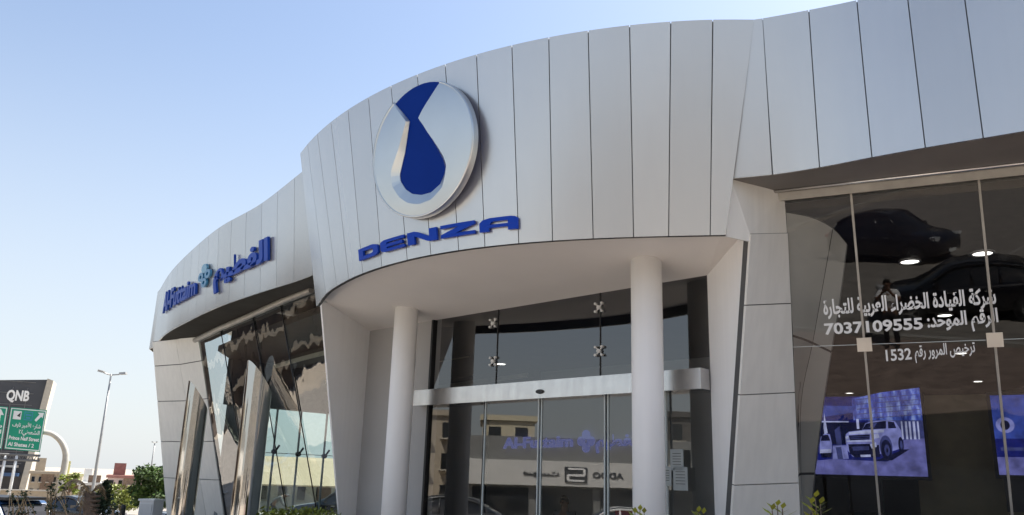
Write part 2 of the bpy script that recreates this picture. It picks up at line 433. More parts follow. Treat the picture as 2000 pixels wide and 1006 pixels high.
# --- entrance: glass line, soffit, legs
tg = V(.7159, -.6982, 0); ng = V(-.6982, -.7159, 0)          # along glass (left->right), towards camera
GL, GR = V(-2.78, 16.15, 0), V(2.67, 10.84, 0)
def gp(k, z, off=0): p = GL.lerp(GR, k) + ng * off; return V(p.x, p.y, z)
GLEN = (GR - GL).length
ZS0, ZS1 = 4.66, 4.38
sof = MB(); rows = []
for j in range(7):
    f = j / 6; r = []
    for i in range(49):
        s = 16 * i / 48
        a = crom(DB3, s); a = V(a.x, a.y, ZS0) ; b = gp(i / 48, ZS1)
        if j == 0: a = a - drum(s, 0, .1) + drum(s, 0, .04); a.z = ZS0
        r.append(a.lerp(b, f))
    rows.append(r)
rt = V(2.87, 9.52, ZS0)
rows = [r + [rt.lerp(V(2.67, 10.84, ZS1), j / 6)] for j, r in enumerate(rows)]
sof.grid(rows, smooth=False)
B(sof, 'soffit', m_soffit)
lip = MB()                                                    # inner dark lip behind the fascia edge
def lipp(s, z, o):
    p = drum(s, 0, o); return V(p.x, p.y, z)
S_ = [16 * i / 64 for i in range(65)]
lip.grid([[lipp(s, ZR - .004, .03) for s in S_], [lipp(s, ZR - .004, -.03) for s in S_], [lipp(s, ZS0 + .02, -.03) for s in S_]], smooth=False)
B(lip, 'fascia_drip_edge', m_black)

def leg(top_out, bot_out, inner, name):
    """white reveal wall: vertical inner edge at the glass, leaning outer edge"""
    mb = MB()
    d = (bot_out - top_out) / (top_out.z - bot_out.z)
    b0 = top_out + d * (top_out.z + .1); t1 = top_out - d * .15; t1.z = 4.64; bk_ = V(inner.x - top_out.x, inner.y - top_out.y, 0).normalized() * .07; b0 = b0 + bk_ * .3; t1 = V(top_out.x, top_out.y, 4.64) + bk_
    a0, a1 = V(inner.x, inner.y, -.1), V(inner.x, inner.y, 4.64)
    n = (a1 - a0).cross(b0 - a0).normalized() * .03
    if n.x > 0: n = -n
    if name == 'right': n = -n
    mb.prism([a0, b0, t1, a1], [p + n for p in (a0, b0, t1, a1)])
    return mb, b0, t1
mbl, LB0, LT1 = leg(V(-3.4387, 14.40, 4.5), V(-3.004, 15.56, .896), GL, 'left')
B(mbl, 'reveal_wall', m_white)
mbr, RB0, RT1 = leg(V(2.868, 9.534, 4.497), V(2.742, 10.362, 1.273), GR, 'right')
B(mbr, 'reveal_wall', m_white)
# return wall left of the entrance glass
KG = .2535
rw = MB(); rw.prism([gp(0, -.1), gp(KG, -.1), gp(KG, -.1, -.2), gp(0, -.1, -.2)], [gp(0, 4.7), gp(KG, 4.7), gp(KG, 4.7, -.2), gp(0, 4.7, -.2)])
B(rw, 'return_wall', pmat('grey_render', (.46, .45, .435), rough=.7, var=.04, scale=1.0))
# entrance columns
for u, v in ((795, 600), (1262, 512)):
    c = atz(u, v, 4.5); mb = MB(); mb.tube([(c.x, c.y, -.05), (c.x, c.y, 2.4), (c.x, c.y, 4.62)], .208, 40)
    B(mb, 'column', m_white)

# --- entrance glazing (one upright glass front with header)
PG = V(-1.34, 14.75, 0)
def kx(u, v=850):
    p = hit(u, v, PG, ng); return (p - GL).dot(tg) / GLEN
def strip(mb, k, z0, z1, wd, dp, off=0):
    c = gp(k, (z0 + z1) / 2, off); mb.box(c, (wd, dp, z1 - z0), ax=(tg, ng, V(0, 0, 1)))
HZ0, HZ1 = 2.82, 3.09
def pane(k0, k1, z0, z1, name, off=0, par=None):
    mb = MB(); mb.face([gp(k0, z0, off), gp(k1, z0, off), gp(k1, z1, off), gp(k0, z1, off)])
    return B(mb, name, m_glass, fix=False)
ks = [KG, kx(897), kx(950), kx(1060), kx(1190), kx(1310), 1.0]
pane(KG, kx(965), HZ1, ZS1 + .02, 'upper_glass'); pane(kx(966), kx(1172), HZ1, ZS1 + .02, 'upper_glass'); pane(kx(1173), 1.0, HZ1, ZS1 + .02, 'upper_glass')
pane(ks[0], ks[2] - .004, .02, HZ0, 'side_glass'); pane(ks[5] - .03, ks[6], .02, HZ0, 'side_glass')
for a, b in ((2, 3), (3, 4), (4, 5)):
    mb = MB(); e = .004
    mb.face([gp(ks[a] + e, .03, .06), gp(ks[b] - e, .03, .06), gp(ks[b] - e, HZ0, .06), gp(ks[a] + e, HZ0, .06)])
    d = B(mb, 'sliding_door', m_glass, fix=False)
    mb = MB()
    strip(mb, ks[a] + e, .03, HZ0, .02, .03, .06); q = mb.build('door_edge', m_edge, d)
    mb = MB(); strip(mb, ks[b] - e, .03, HZ0, .02, .03, .06); q = mb.build('door_edge', m_edge, d)
hd = MB(); strip(hd, (kx(825, 780) + 1) / 2, HZ0, HZ1, (1 - kx(825, 780)) * GLEN, .22, .13)
B(hd, 'door_header', m_steel)
sn = MB(); c = hit(1055, 765, PG + ng * .24, ng); sn.tube([c - ng * .02, c + ng * .03], [.085, .07], 20)
for i, p in enumerate(sn.v):
    p = Vector(p); sn.v[i] = (p.x, p.y, c.z + (p.z - c.z) * .45)
B(sn, 'door_sensor', m_black)
fr = MB(); strip(fr, KG + .004, .0, ZS1, .05, .1, -.0); B(fr, 'glass_frame', m_black)
fr = MB(); strip(fr, ks[2] - .002, .0, HZ0, .05, .08, 0); B(fr, 'glass_frame', m_black)
for u in (965.5, 1172.5):
    jt = MB(); strip(jt, kx(u), HZ1, ZS1, .015, .015, .005); B(jt, 'glass_joint', m_black)
m_spider = pmat('satin_fitting', (.62, .62, .60), rough=.5, metal=.2)
def spider(u, v, mat):
    mb = MB(); c = hit(u, v, PG, ng)
    mb.tube([c - ng * .05, c + ng * .05], .032, 12)
    for a in (45, 135, 225, 315):
        e = c + (tg * math.cos(R_(a)) + V(0, 0, 1) * math.sin(R_(a))) * .085 + ng * .03
        mb.tube([c + ng * .02, e], [.012, .009], 8); mb.tube([e - ng * .03, e + ng * .022], .02, 12)
    B(mb, 'spider_fitting', mat)
for u, v in ((965, 706), (965, 632), (1172, 686), (1172, 601)): spider(u, v, m_spider)
for u, v, s_ in ((1322, 898, 1), (1329, 935, 1.1), (1300, 930, .9)):
    c = hit(u, v, PG + ng * .09, ng); mb = MB(); mb.box(c, (.20 * s_, .003, .27 * s_), ax=(tg, ng, V(0, 0, 1))); B(mb, 'paper_notice', m_paper)
    mb = MB()
    for r in range(5): mb.box(c + V(0, 0, .08 - r * .035) * s_ + ng * .003, (.13 * s_, .002, .008), ax=(tg, ng, V(0, 0, 1)))
    q = mb.build('printed_lines', m_cgrey, bld); q.matrix_parent_inverse = Matrix.Translation((0, -16, 0))

# --- right wing glass: leans outwards
nr = ray(1730, 565); nr.normalize()
PR = atz(1530, 388, 5.15)
hx = V(nr.y, -nr.x, 0).normalized(); uy = hx.cross(-nr).normalized()
if uy.z < 0: uy = -uy
def rp(u, v, off=0): return hit(u, v, PR, nr) - nr * off
def rq(x, z, off=0):          # x metres along the glass from PR, z world height
    p = PR + hx * x; p = p + uy * ((z - p.z) / uy.z); return p - nr * off
xm = [0.0]
for u, v in ((1690, 690), (1942, 660)): xm.append((rp(u, v) - PR).dot(hx))
xm += [xm[2] + (xm[2] - xm[1]), xm[2] + 2 * (xm[2] - xm[1])]
xm[0] = -.08
ztop = 5.12; zj = (rp(1690, 676).z + rp(1941, 660).z) / 2
for a, b in zip(xm[:-1], xm[1:]):
    for z0, z1 in ((-.05, zj - .004), (zj + .004, ztop)):
        mb = MB(); mb.face([rq(a + .006, z0), rq(b - .006, z0), rq(b - .006, z1), rq(a + .006, z1)])
        B(mb, 'glass_pane', m_glassR, fix=False)
def bar(p, q, wd, dp, name, mat, side):
    mb = MB(); d = (Vector(q) - Vector(p)); L = d.length; d.normalize()
    mb.box((Vector(p) + Vector(q)) / 2, (L, wd, dp), ax=(d, side.cross(d).normalized(), side)); return B(mb, name, mat)
for x in xm[1:-1]: bar(rq(x, -.05, .012), rq(x, ztop, .012), .026, .03, 'mullion', m_rail, nr)
bar(rq(xm[0], zj, .004), rq(xm[-1], zj, .004), .007, .012, 'glass_joint', m_edge, nr)
for x in xm[1:-1]:
    mb = MB(); mb.box(rq(x, zj, .035), (.165, .165, .03), ax=(hx, uy, nr)); B(mb, 'clamp_plate', m_plate)
bar(rq(-.12, ztop + .06, .03), rq(xm[-1] + .3, ztop + .06, .03), .13, .12, 'top_rail', m_rail, nr)
mb = MB(); mb.tube([rq(-.1, ztop + .12, .12), rq(xm[-1], ztop + .12, .12)], .028, 10); B(mb, 'rail_trim', m_steel)
# wing soffit (fascia edge -> rail)
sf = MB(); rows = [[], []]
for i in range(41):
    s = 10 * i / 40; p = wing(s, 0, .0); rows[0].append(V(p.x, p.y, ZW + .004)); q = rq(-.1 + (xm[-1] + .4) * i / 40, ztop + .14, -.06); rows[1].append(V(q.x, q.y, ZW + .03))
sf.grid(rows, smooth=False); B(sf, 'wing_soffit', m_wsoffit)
# pilaster between entrance and right glass
TL, TR = V(2.87, 9.52, 4.58), rp(1535, 455)
BL0 = RB0.copy(); BRp = rp(1560, 1006); dd = (BRp - TR) / (TR.z - BRp.z); BR0 = TR + dd * (TR.z + .1)
def pil(f, t):                 # f 0..1 left->right, t 0 bottom..1 top
    return BL0.lerp(TL, t).lerp(BR0.lerp(TR, t), f)
pn = (pil(1, .5) - pil(0, .5)).cross(pil(.5, 1) - pil(.5, 0)).normalized()
if pn.y > 0: pn = -pn
def pilp(f, t, off=0): return pil(f, t) + pn * off
def tz(z): return (z + .1) / (TL.z + .1)
def panel_stack(fn, cuts, f0, f1, th=.045, gap=.012):
    mb = MB()
    for a, b in zip(cuts[:-1], cuts[1:]):
        a += gap / 9; b -= gap / 9
        ff = [f0 + (f1 - f0) * i / 4 for i in range(5)]; tt = [a + (b - a) * i / 6 for i in range(7)]
        mb.grid([[fn(f, t, th) for f in ff] for t in tt])
        mb.grid([[fn(f0, t, th) for t in tt], [fn(f0, t, 0) for t in tt]], smooth=False); mb.grid([[fn(f1, t, 0) for t in tt], [fn(f1, t, th) for t in tt]], smooth=False)
        mb.grid([[fn(f, a, 0) for f in ff], [fn(f, a, th) for f in ff]], smooth=False); mb.grid([[fn(f, b, th) for f in ff], [fn(f, b, 0) for f in ff]], smooth=False)
    return mb
jz = [hit(u, v, pil(.5, .5), pn).z for u, v in ((1490, 948), (1495, 775), (1500, 604))]
B(panel_stack(pilp, [0] + [tz(z) for z in jz] + [1.0], .0, .985), 'pilaster', m_panel2)
mb = MB()
def back_stack(mb, fn, f0, f1, t1=1.0, n=12):
    T_ = [t1 * i / n for i in range(n + 1)]
    mb.grid([[fn(f, t, .01) for f in (f0, f1)] for t in T_], smooth=False); mb.grid([[fn(f0, t, .01), fn(f0, t, -.1)] for t in T_], smooth=False); mb.grid([[fn(f1, t, .01), fn(f1, t, -.1)] for t in T_], smooth=False)
back_stack(mb, pilp, .004, .99)
B(mb, 'pilaster_backing', m_seam)
# neck panel between pilaster, drum end and wing soffit
nk = MB()
N1, N2 = V(2.56, 9.40, 4.5), V(2.885, 9.52, 4.48); N4, N3 = V(2.63, 9.33, 5.22), rp(1532, 384); N5 = TR.copy()
o_ = pn * .02
q = [N1, N2, TL + o_, N5 + o_, V(N3.x, N3.y, 5.22), N4]
nk.prism([p - pn * .05 for p in q], q); B(nk, 'neck_panel', m_panel2)

# flared inner pier clad with the same panels, just behind the tinted glass
PX = [[(1534, 412), (1585, 421), (1624, 441), (1652, 472)], [(1541, 560), (1572, 562), (1602, 566), (1638, 580)], [(1548, 656), (1566, 664), (1583, 673), (1620, 692)],
      [(1552, 790), (1556, 790), (1560, 790), (1604, 796)], [(1555, 935), (1557, 935), (1560, 936), (1586, 938)], [(1557, 1040), (1559, 1040), (1561, 1040), (1577, 1040)]]
OFF = (.04, .20, .34, .42)
PG3 = [[rp(u, v, -OFF[k]) for k, (u, v) in enumerate(r)] for r in PX]
PG3.append([a + (a - b) * (a.z / max(b.z - a.z, .01)) for a, b in zip(PG3[5], PG3[4])])
def pier(f, t, off=0):          # f over 3 columns, t over rows
    rows_ = [crom([tuple(p) for p in r], f) for r in PG3]; p = crom([tuple(q) for q in rows_], t)
    return p - nr * off
for f0, f1 in ((0, 2), (2, 3)):
    for t0, t1 in ((0, 2), (2, 4), (4, 6)):
        mb = MB(); e = .02; ff = [f0 + e + (f1 - f0 - 2 * e) * i / 5 for i in range(6)]; tt = [t0 + e + (t1 - t0 - 2 * e) * i / 8 for i in range(9)]
        mb.grid([[pier(f, t, .02) for f in ff] for t in tt]); mb.grid([[pier(ff[-1], t, .02) for t in tt], [pier(ff[-1], t, -.25) for t in tt]], smooth=False)
        B(mb, 'inner_pier_panel', m_pier, fix=False)
mb = MB(); mb.grid([[pier(f * .5, t * .5, .0) for f in range(7)] for t in range(13)]); B(mb, 'pier_backing', m_seam, fix=False)

# --- left wing glass, facets
LG = [atd(613, 596, 16.7), atd(548, 600, 18.4), atd(495, 616, 20.2), atd(432, 643, 22.6), atd(386, 668, 25.0)]
LG = [V(p.x, p.y, 5.2) for p in LG]
LGB = []
for i, p in enumerate(LG):
    a = LG[max(i - 1, 0)]; b = LG[min(i + 1, 4)]; t = (b - a).normalized(); n = V(t.y, -t.x, 0)
    if n.x < 0: n = -n
    LGB.append(V(p.x + n.x * 1.55, p.y + n.y * 1.55, -.1))
for i in range(4):
    mb = MB(); n_ = 10
    mb.grid([[LGB[i].lerp(LGB[i + 1], f).lerp(LG[i].lerp(LG[i + 1], f), t) for f in (0.004, .25, .5, .75, .996)] for t in [k / n_ for k in range(n_ + 1)]], smooth=False)
    B(mb, 'leaning_glass_pane', m_glassL, fix=False)
for i in range(1, 4):
    mb = MB(); mb.tube([LGB[i] + V(-.01, -.02, 0), LG[i] + V(-.01, -.02, 0)], .014, 8); B(mb, 'glass_joint', m_black)
mb = MB()
mb.tube([p + V(-.06, -.06, -.02) for p in LG], .07, 10); B(mb, 'top_rail', m_rail)
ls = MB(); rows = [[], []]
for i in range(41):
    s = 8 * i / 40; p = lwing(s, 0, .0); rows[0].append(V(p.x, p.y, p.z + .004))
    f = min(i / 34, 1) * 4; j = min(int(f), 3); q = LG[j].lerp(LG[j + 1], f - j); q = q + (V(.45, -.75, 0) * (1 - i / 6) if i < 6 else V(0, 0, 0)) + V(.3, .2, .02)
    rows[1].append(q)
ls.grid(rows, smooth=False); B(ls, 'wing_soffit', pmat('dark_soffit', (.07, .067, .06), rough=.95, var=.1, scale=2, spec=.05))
# polished pipes standing in front of the leaning glass, mitred where they meet it
def pipe(axis, n, r, ztip, zback):
    mb = MB(); N = 48; rows = []
    for f in [0, .03] + [i / 10 for i in range(1, 11)]:
        row = []
        for k in range(N + 1):
            a = 2 * math.pi * k / N; d = V(math.cos(a), math.sin(a), 0); q = (d.dot(n) + 1) / 2
            zt_ = ztip + (zback - ztip) * q
            row.append(V(axis.x, axis.y, -.05) + d * r + V(0, 0, (zt_ + .05) * f))
        rows.append(row)
    mb.grid(rows); mb.face(rows[-1][:-1]); return mb
def lgn(i, j):
    t = (LG[j] - LG[i]).normalized(); n = V(t.y, -t.x, 0)
    return n if n.x > 0 else -n
na, nb = lgn(2, 1), lgn(4, 3)
P1 = atd(498, 700, 20.3) + na * .16; P2 = LG[4] + (LG[3] - LG[4]).normalized() * .36 + nb * .12
for P_, n_, r_, zt_, zb_ in ((P1, na, .315, 4.14, 3.35), (P2, nb, .30, 4.0, 3.2)):
    B(pipe(P_, n_, r_, zt_, zb_), 'steel_pipe_column', m_chrome)
# end leg of the left wing
A1, B1, C1 = atd(298, 686, 27.6), atd(343, 693, 26.6), atd(389, 680, 25.2)
for p in (A1, B1, C1): p.z = max(p.z, 5.3)
A0, B0_, C0 = atd(327, 1006, 28.6), atd(405, 1006, 27.6), atd(440, 1006, 26.4)
def down(p1, p0):
    d = (p0 - p1) / (p1.z - p0.z); return p1 + d * (p1.z + .1)
A0, B0_, C0 = down(A1, A0), down(B1, B0_), down(C1, C0)
for (t_, b_) in (((A1, B1), (A0, B0_)), ((B1, C1), (B0_, C0))):
    n = ((b_[1] - b_[0]).cross(t_[0] - b_[0])).normalized()
    if n.y > 0: n = -n
    fn = lambda f, t, off=0, t_=t_, b_=b_, n=n: b_[0].lerp(b_[1], f).lerp(t_[0].lerp(t_[1], f), t) + n * off
    B(panel_stack(fn, [0, .27, .47, .69, .885, 1.02], .012, .988, gap=.02), 'end_pilaster', m_panel2)
    mb = MB(); back_stack(mb, fn, .0, 1.0, 1.02); B(mb, 'pilaster_backing', m_seam)

# --- body: roof, back and inner walls, interior floors and ceilings
def poly_slab(mb, pts, z0, z1): mb.prism([(x, y, z0) for x, y in pts], [(x, y, z1) for x, y in pts])
roofp = []
for s in [9 - 9 * i / 30 for i in range(31)]:
    p = lwing(s, .95, -.12); roofp.append((p.x, p.y))
for s in [1.2 + 14.8 * i / 40 for i in range(41)]:
    p = drum(s, .95, -.12); roofp.append((p.x, p.y))
for s in [1 + 9 * i / 20 for i in range(21)]:
    p = wing(s, .95, -.12); roofp.append((p.x, p.y))
roofp += [(17, 6), (17, 34), (-10.5, 34)]
mb = MB(); poly_slab(mb, roofp, 6.7, 6.95); B(mb, 'roof', m_white)
for c_, s_ in (((7.3, 33.8, 3.4), (19.5, .3, 6.6)), ((16.9, 20, 3.4), (.3, 27.2, 6.6)), ((12.2, 6.2, 3.4), (9.6, .3, 6.8))):
    mb = MB(); mb.box(c_, s_); B(mb, 'back_wall', m_iwall)
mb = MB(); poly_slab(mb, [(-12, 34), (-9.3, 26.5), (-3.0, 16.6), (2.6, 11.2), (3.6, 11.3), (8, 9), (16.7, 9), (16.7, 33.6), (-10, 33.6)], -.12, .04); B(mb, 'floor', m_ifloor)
# hall partitions
hn = -ng
def hp(k, d, z): p = GL.lerp(GR, k) + hn * d; return V(p.x, p.y, z)
def wall(mb, p, q, z0, z1, th=.15):
    p, q = Vector(p), Vector(q); d = (q - p); d.z = 0; d.normalize(); n = V(-d.y, d.x, 0) * th / 2
    pts = [p - n, q - n, q + n, p + n]
    mb.prism([(a.x, a.y, z0) for a in pts], [(a.x, a.y, z1) for a in pts])
mb = MB(); wall(mb, GL + V(-.05, .2, 0), (-3.4, 26.6, 0), 0, 6.6); B(mb, 'hall_wall', m_iwall); mb = MB(); wall(mb, (-3.45, 26.62, 0), (5.2, 18.18, 0), 0, 6.6); B(mb, 'hall_wall', m_iwall)
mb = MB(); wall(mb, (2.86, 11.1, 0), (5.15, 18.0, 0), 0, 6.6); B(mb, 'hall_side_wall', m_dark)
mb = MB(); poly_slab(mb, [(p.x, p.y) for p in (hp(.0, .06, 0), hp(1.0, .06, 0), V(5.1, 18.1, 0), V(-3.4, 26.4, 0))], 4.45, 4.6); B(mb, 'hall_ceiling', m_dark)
# right room
mb = MB(); wall(mb, (5.3, 18.5, 0), (8.6, 33.4, 0), 0, 6.6); B(mb, 'showroom_wall', pmat('room_back', (.10, .095, .075), rough=.7))
mb = MB(); pr = [rq(-.1, 5.0, -.08), rq(xm[-1], 5.0, -.08), V(16.8, 7, 5), V(16.8, 33.3, 5), V(8.7, 33.3, 5), V(5.3, 18.5, 5), V(3.3, 11.4, 5)]
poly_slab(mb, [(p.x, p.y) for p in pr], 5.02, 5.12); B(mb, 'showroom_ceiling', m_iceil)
mb = MB(); wa, wb = atd(1790, 900, 14.9), atd(2120, 900, 14.9); wall(mb, (wa.x, wa.y, 0), (wb.x, wb.y, 0), .04, atd(1900, 772, 14.9).z); B(mb, 'display_wall', pmat('olive_wall', (.30, .27, .17), rough=.8))
# left room: stepped dark ceiling with pale coves, far glass front
mb = MB()
ceil0 = [(p.x + .5, p.y + .3) for p in LG][::-1]
poly_slab(mb, ceil0 + [(-2.95, 17.5), (-3.5, 26.6), (-3.5, 33.4), (-9.5, 33.4)], 4.95, 5.1); B(mb, 'showroom_ceiling', m_iceil)
for r_, z_ in ((2.6, 4.7), (4.6, 4.45), (6.8, 4.2)):
    pts = [V(p.x, p.y, 0) + V(.66, .75, 0) * r_ for p in LG]
    fine = [crom([tuple(p) for p in pts], 4 * i / 24) for i in range(25)]
    off = V(.66, .75, 0) * .5; mb = MB(); cw = MB()
    for a, b in zip(fine[:-1], fine[1:]):
        mb.prism([(a.x, a.y, z_), (b.x, b.y, z_), (b.x + off.x, b.y + off.y, z_), (a.x + off.x, a.y + off.y, z_)], [(a.x, a.y, 4.93), (b.x, b.y, 4.93), (b.x + off.x, b.y + off.y, 4.93), (a.x + off.x, a.y + off.y, 4.93)])
        a2, b2 = a - off * .02, b - off * .02
        cw.prism([(a2.x, a2.y, z_ - .02), (b2.x, b2.y, z_ - .02), (a2.x + off.x * .3, a2.y + off.y * .3, z_ - .02), ][:2] + [(b2.x - off.x * .1, b2.y - off.y * .1, z_ - .02), (a2.x - off.x * .1, a2.y - off.y * .1, z_ - .02)],
                 [(a2.x, a2.y, z_ + .10), (b2.x, b2.y, z_ + .10), (b2.x - off.x * .1, b2.y - off.y * .1, z_ + .10), (a2.x - off.x * .1, a2.y - off.y * .1, z_ + .10)])
    B(mb, 'ceiling_step', m_iceil); B(cw, 'cove_band', m_cove)
FA, FB = atd(520, 797, 27.5), atd(700, 811, 29.5)
fd = (FB - FA); fd.z = 0; fd.normalize()
F0 = V(FA.x, FA.y, 0) - fd * .2; F1 = V(FA.x, FA.y, 0) + fd * 4.6
mb = MB(); wall(mb, F0 - fd * 1.2, F1, FA.z, 6.6, .3); B(mb, 'bulkhead', m_dark)
mb = MB(); wall(mb, F0 - fd * 1.1, F0 - fd * .1, 0, FA.z, .2); B(mb, 'rear_wall', pmat('blue_grey_wall', (.17, .20, .21), rough=.6))
mb = MB(); mb.face([F0 + V(0, 0, 0), F1 + V(0, 0, 0), F1 + V(0, 0, FA.z), F0 + V(0, 0, FA.z)]); B(mb, 'rear_glass', m_glassF, fix=False)
fnv = V(fd.y, -fd.x, 0)
if fnv.y > 0: fnv = -fnv
for u, v in ((534, 882), (581, 887), (632, 891)):
    c = hit(u, v, F0 + fnv * .05, fnv); mb = MB(); md = MB()
    md.tube([c - fnv * .02, c + fnv * .1], .075, 12); md.tube([c + fnv * .08, c + fnv * .1 + V(.12, 0, .2)], .035, 8)
    mb.box((c.x, c.y, FA.z / 2), (.05, .05, FA.z), rz=math.atan2(fd.y, fd.x)); B(mb, 'glass_fin', m_edge); B(md, 'spider_fitting', m_black)
c = hit(581, 887, F0 + fnv * .05, fnv); mb = MB(); mb.box((F0 + F1) / 2 + V(0, 0, c.z), (4.8, .02, .02), rz=math.atan2(fd.y, fd.x))
B(mb, 'tie_rod', m_edge)

# downlights seen through the glass
def downlight(u, v, zc, label, r=.13):
    p = atz(u, v, zc - .012); e = thing('downlight', label, 'ceiling light', p, 0, 'round downlights in the showroom ceilings')
    mb = MB(); n = 24
    mb.prism([(math.cos(2 * math.pi * k / n) * r, math.sin(2 * math.pi * k / n) * r, -.0) for k in range(n)], [(math.cos(2 * math.pi * k / n) * r, math.sin(2 * math.pi * k / n) * r, .006) for k in range(n)])
    mb.build('lamp_disc', m_lamp, e)
    mb = MB(); rows = [[(math.cos(2 * math.pi * k / n) * a, math.sin(2 * math.pi * k / n) * a, z) for k in range(n + 1)] for a, z in ((r, .006), (r, -.01), (r + .03, -.01), (r + .03, .01))]
    mb.grid(rows); mb.build('rim', m_signw, e)
for u, v, zc, l in ((1777, 511, 5.02, 'round white downlight above the upper line of white window lettering, nearest the dark car reflection'),
                    (1919, 495, 5.02, 'round white downlight right beside the second mullion of the tinted window'),
                    (1845, 616, 5.02, 'round white downlight glowing between the two upper lines of window lettering'),
                    (1877, 690, 5.02, 'round white downlight behind the right end of the lowest line of window lettering'),
                    (1910, 745, 5.02, 'round white downlight below the right square clamp plate of the tinted window'),
                    (1659, 768, 5.02, 'round white downlight just above the top left of the blue video screen'),
                    (1710, 804, 5.02, 'round white downlight shining over the middle of the blue video screen'),
                    (978, 711, 4.45, 'round white downlight in the hall ceiling beside the left glass fitting above the door header'),
                    (1033, 790, 4.45, 'round white downlight seen just under the door header near the sensor'),
                    (1214, 786, 4.45, 'round white downlight under the door header beside the right white column'),
                    (597, 735, 4.93, 'round white downlight in the dark ceiling behind the leaning glass')):
    downlight(u, v, zc, l)

# ================================================================== SIGNS ON THE BUILDING
# --- round emblem
LC = drum(7.01, .573); e1 = (drum(7.06, .573) - drum(6.96, .573)); e1.z = 0; e1.normalize()
up_ = (drum(7.01, .7) - drum(7.01, .45)).normalized()
en = e1.cross(up_).normalized()
if en.y > 0: en = -en
up_ = en.cross(e1).normalized()
if up_.z < 0: up_ = -up_
ER = .955
EC = hit(826, 292, LC + en * .15, en)
emb = thing('emblem_sign', 'big round silver emblem with blue hourglass drop on the curved fascia', 'sign', tuple(EC))
def E3(x, y, z): return e1 * (x * ER) + up_ * (y * ER) + en * z       # local, metres
def epx(u, v):
    p = hit(u, v, EC + en * .06, en) - EC; return p.dot(e1) / ER, p.dot(up_) / ER
blue = [epx(u, v) for u, v in ((856.6, 161), (838, 193), (824, 216), (816, 232), (830, 254), (844, 276), (856, 298), (863, 312), (867, 325), (865, 338), (856.6, 358.5), (838.5, 375), (820, 380), (802, 378), (789, 369), (779, 353), (777.5, 340), (788, 296), (793, 262), (797, 235.5), (781, 216), (765, 198))]
# resample the inside outline
def resample(P, n):
    L = [0]
    for a, b in zip(P[:-1], P[1:]): L.append(L[-1] + math.hypot(b[0] - a[0], b[1] - a[1]))
    o = []
    for i in range(n):
        d = L[-1] * i / (n - 1); j = max(k for k in range(len(L)) if L[k] <= d + 1e-9); j = min(j, len(P) - 2)
        f = (d - L[j]) / (L[j + 1] - L[j]); o.append((P[j][0] + (P[j + 1][0] - P[j][0]) * f, P[j][1] + (P[j + 1][1] - P[j][1]) * f))
    return o
NB = 120
bl = resample(blue, NB)
def norm2(P, i):
    a, b = P[max(i - 1, 0)], P[min(i + 1, len(P) - 1)]; dx, dy = b[0] - a[0], b[1] - a[1]; L = math.hypot(dx, dy) or 1
    return dy / L, -dx / L
sgn = 1
i0 = NB // 2; n0 = norm2(bl, i0)
if n0[1] > 0: sgn = -1            # at the bottom of the drop the outside is downwards
bev = []
for i, (x, y) in enumerate(bl):
    n = norm2(bl, i); f = min(1, i / 8, (NB - 1 - i) / 8)
    wdt = .012 + .115 * max(0, min(1, (.40 - y) / .62)) * f + .015 * f
    if x > -.05: wdt *= 1 - .6 * max(0, min(1, (x + .05) / .2)) * max(0, min(1, (y + .75) / .3))
    px, py = x + n[0] * sgn * wdt, y + n[1] * sgn * wdt
    r = math.hypot(px, py)
    if r > .965: px, py = px * .965 / r, py * .965 / r
    bev.append((px, py))
aR = math.atan2(bl[0][1], bl[0][0]); aL = math.atan2(bl[-1][1], bl[-1][0])
while aL > aR: aL -= 2 * math.pi            # clockwise from the right corner round the bottom to the left one
sil = MB(); rows = []
def dome(r): return .055 - .04 * r ** 3
outer = []
for i in range(NB):
    a = aR + (aL - aR) * (i / (NB - 1)); outer.append((math.cos(a), math.sin(a)))
K = 8
for k in range(K + 1):
    row = []
    for i in range(NB):
        f = k / K; x = outer[i][0] * .97 * (1 - f) + bev[i][0] * f; y = outer[i][1] * .97 * (1 - f) + bev[i][1] * f
        row.append(E3(x, y, dome(min(1, math.hypot(x, y))) + .03))
    rows.append(row)
sil.grid(rows)
sil.grid([[E3(o[0], o[1], -.055) for o in outer], [E3(o[0], o[1], .03) for o in outer], [E3(o[0] * .99, o[1] * .99, .062) for o in outer], [E3(o[0] * .97, o[1] * .97, dome(.97) + .03) for o in outer]])
sil.grid([[E3(bev[i][0], bev[i][1], dome(min(1, math.hypot(*bev[i]))) + .03) for i in range(NB)], [E3(bl[i][0], bl[i][1], .028) for i in range(NB)]], smooth=False)
sil.grid([[E3(bl[i][0], bl[i][1], .028) for i in range(NB)], [E3(bl[i][0], bl[i][1], -.02) for i in range(NB)]], smooth=False)
sil.build('silver_ring', m_silver, emb)
bp = MB(); n = 72
bp.prism([E3(math.cos(2 * math.pi * k / n) * .985, math.sin(2 * math.pi * k / n) * .985, -.055) for k in range(n)], [E3(math.cos(2 * math.pi * k / n) * .985, math.sin(2 * math.pi * k / n) * .985, .02) for k in range(n)])
bp.build('blue_inlay', m_blue, emb)
for a in (45, 135, 225, 315):
    mt = MB(); p = E3(.6 * math.cos(R_(a)), .6 * math.sin(R_(a)), 0); mt.tube([p - en * .25, p - en * .05], .05, 10)
    mt.build('mounting_stud', m_black, emb)

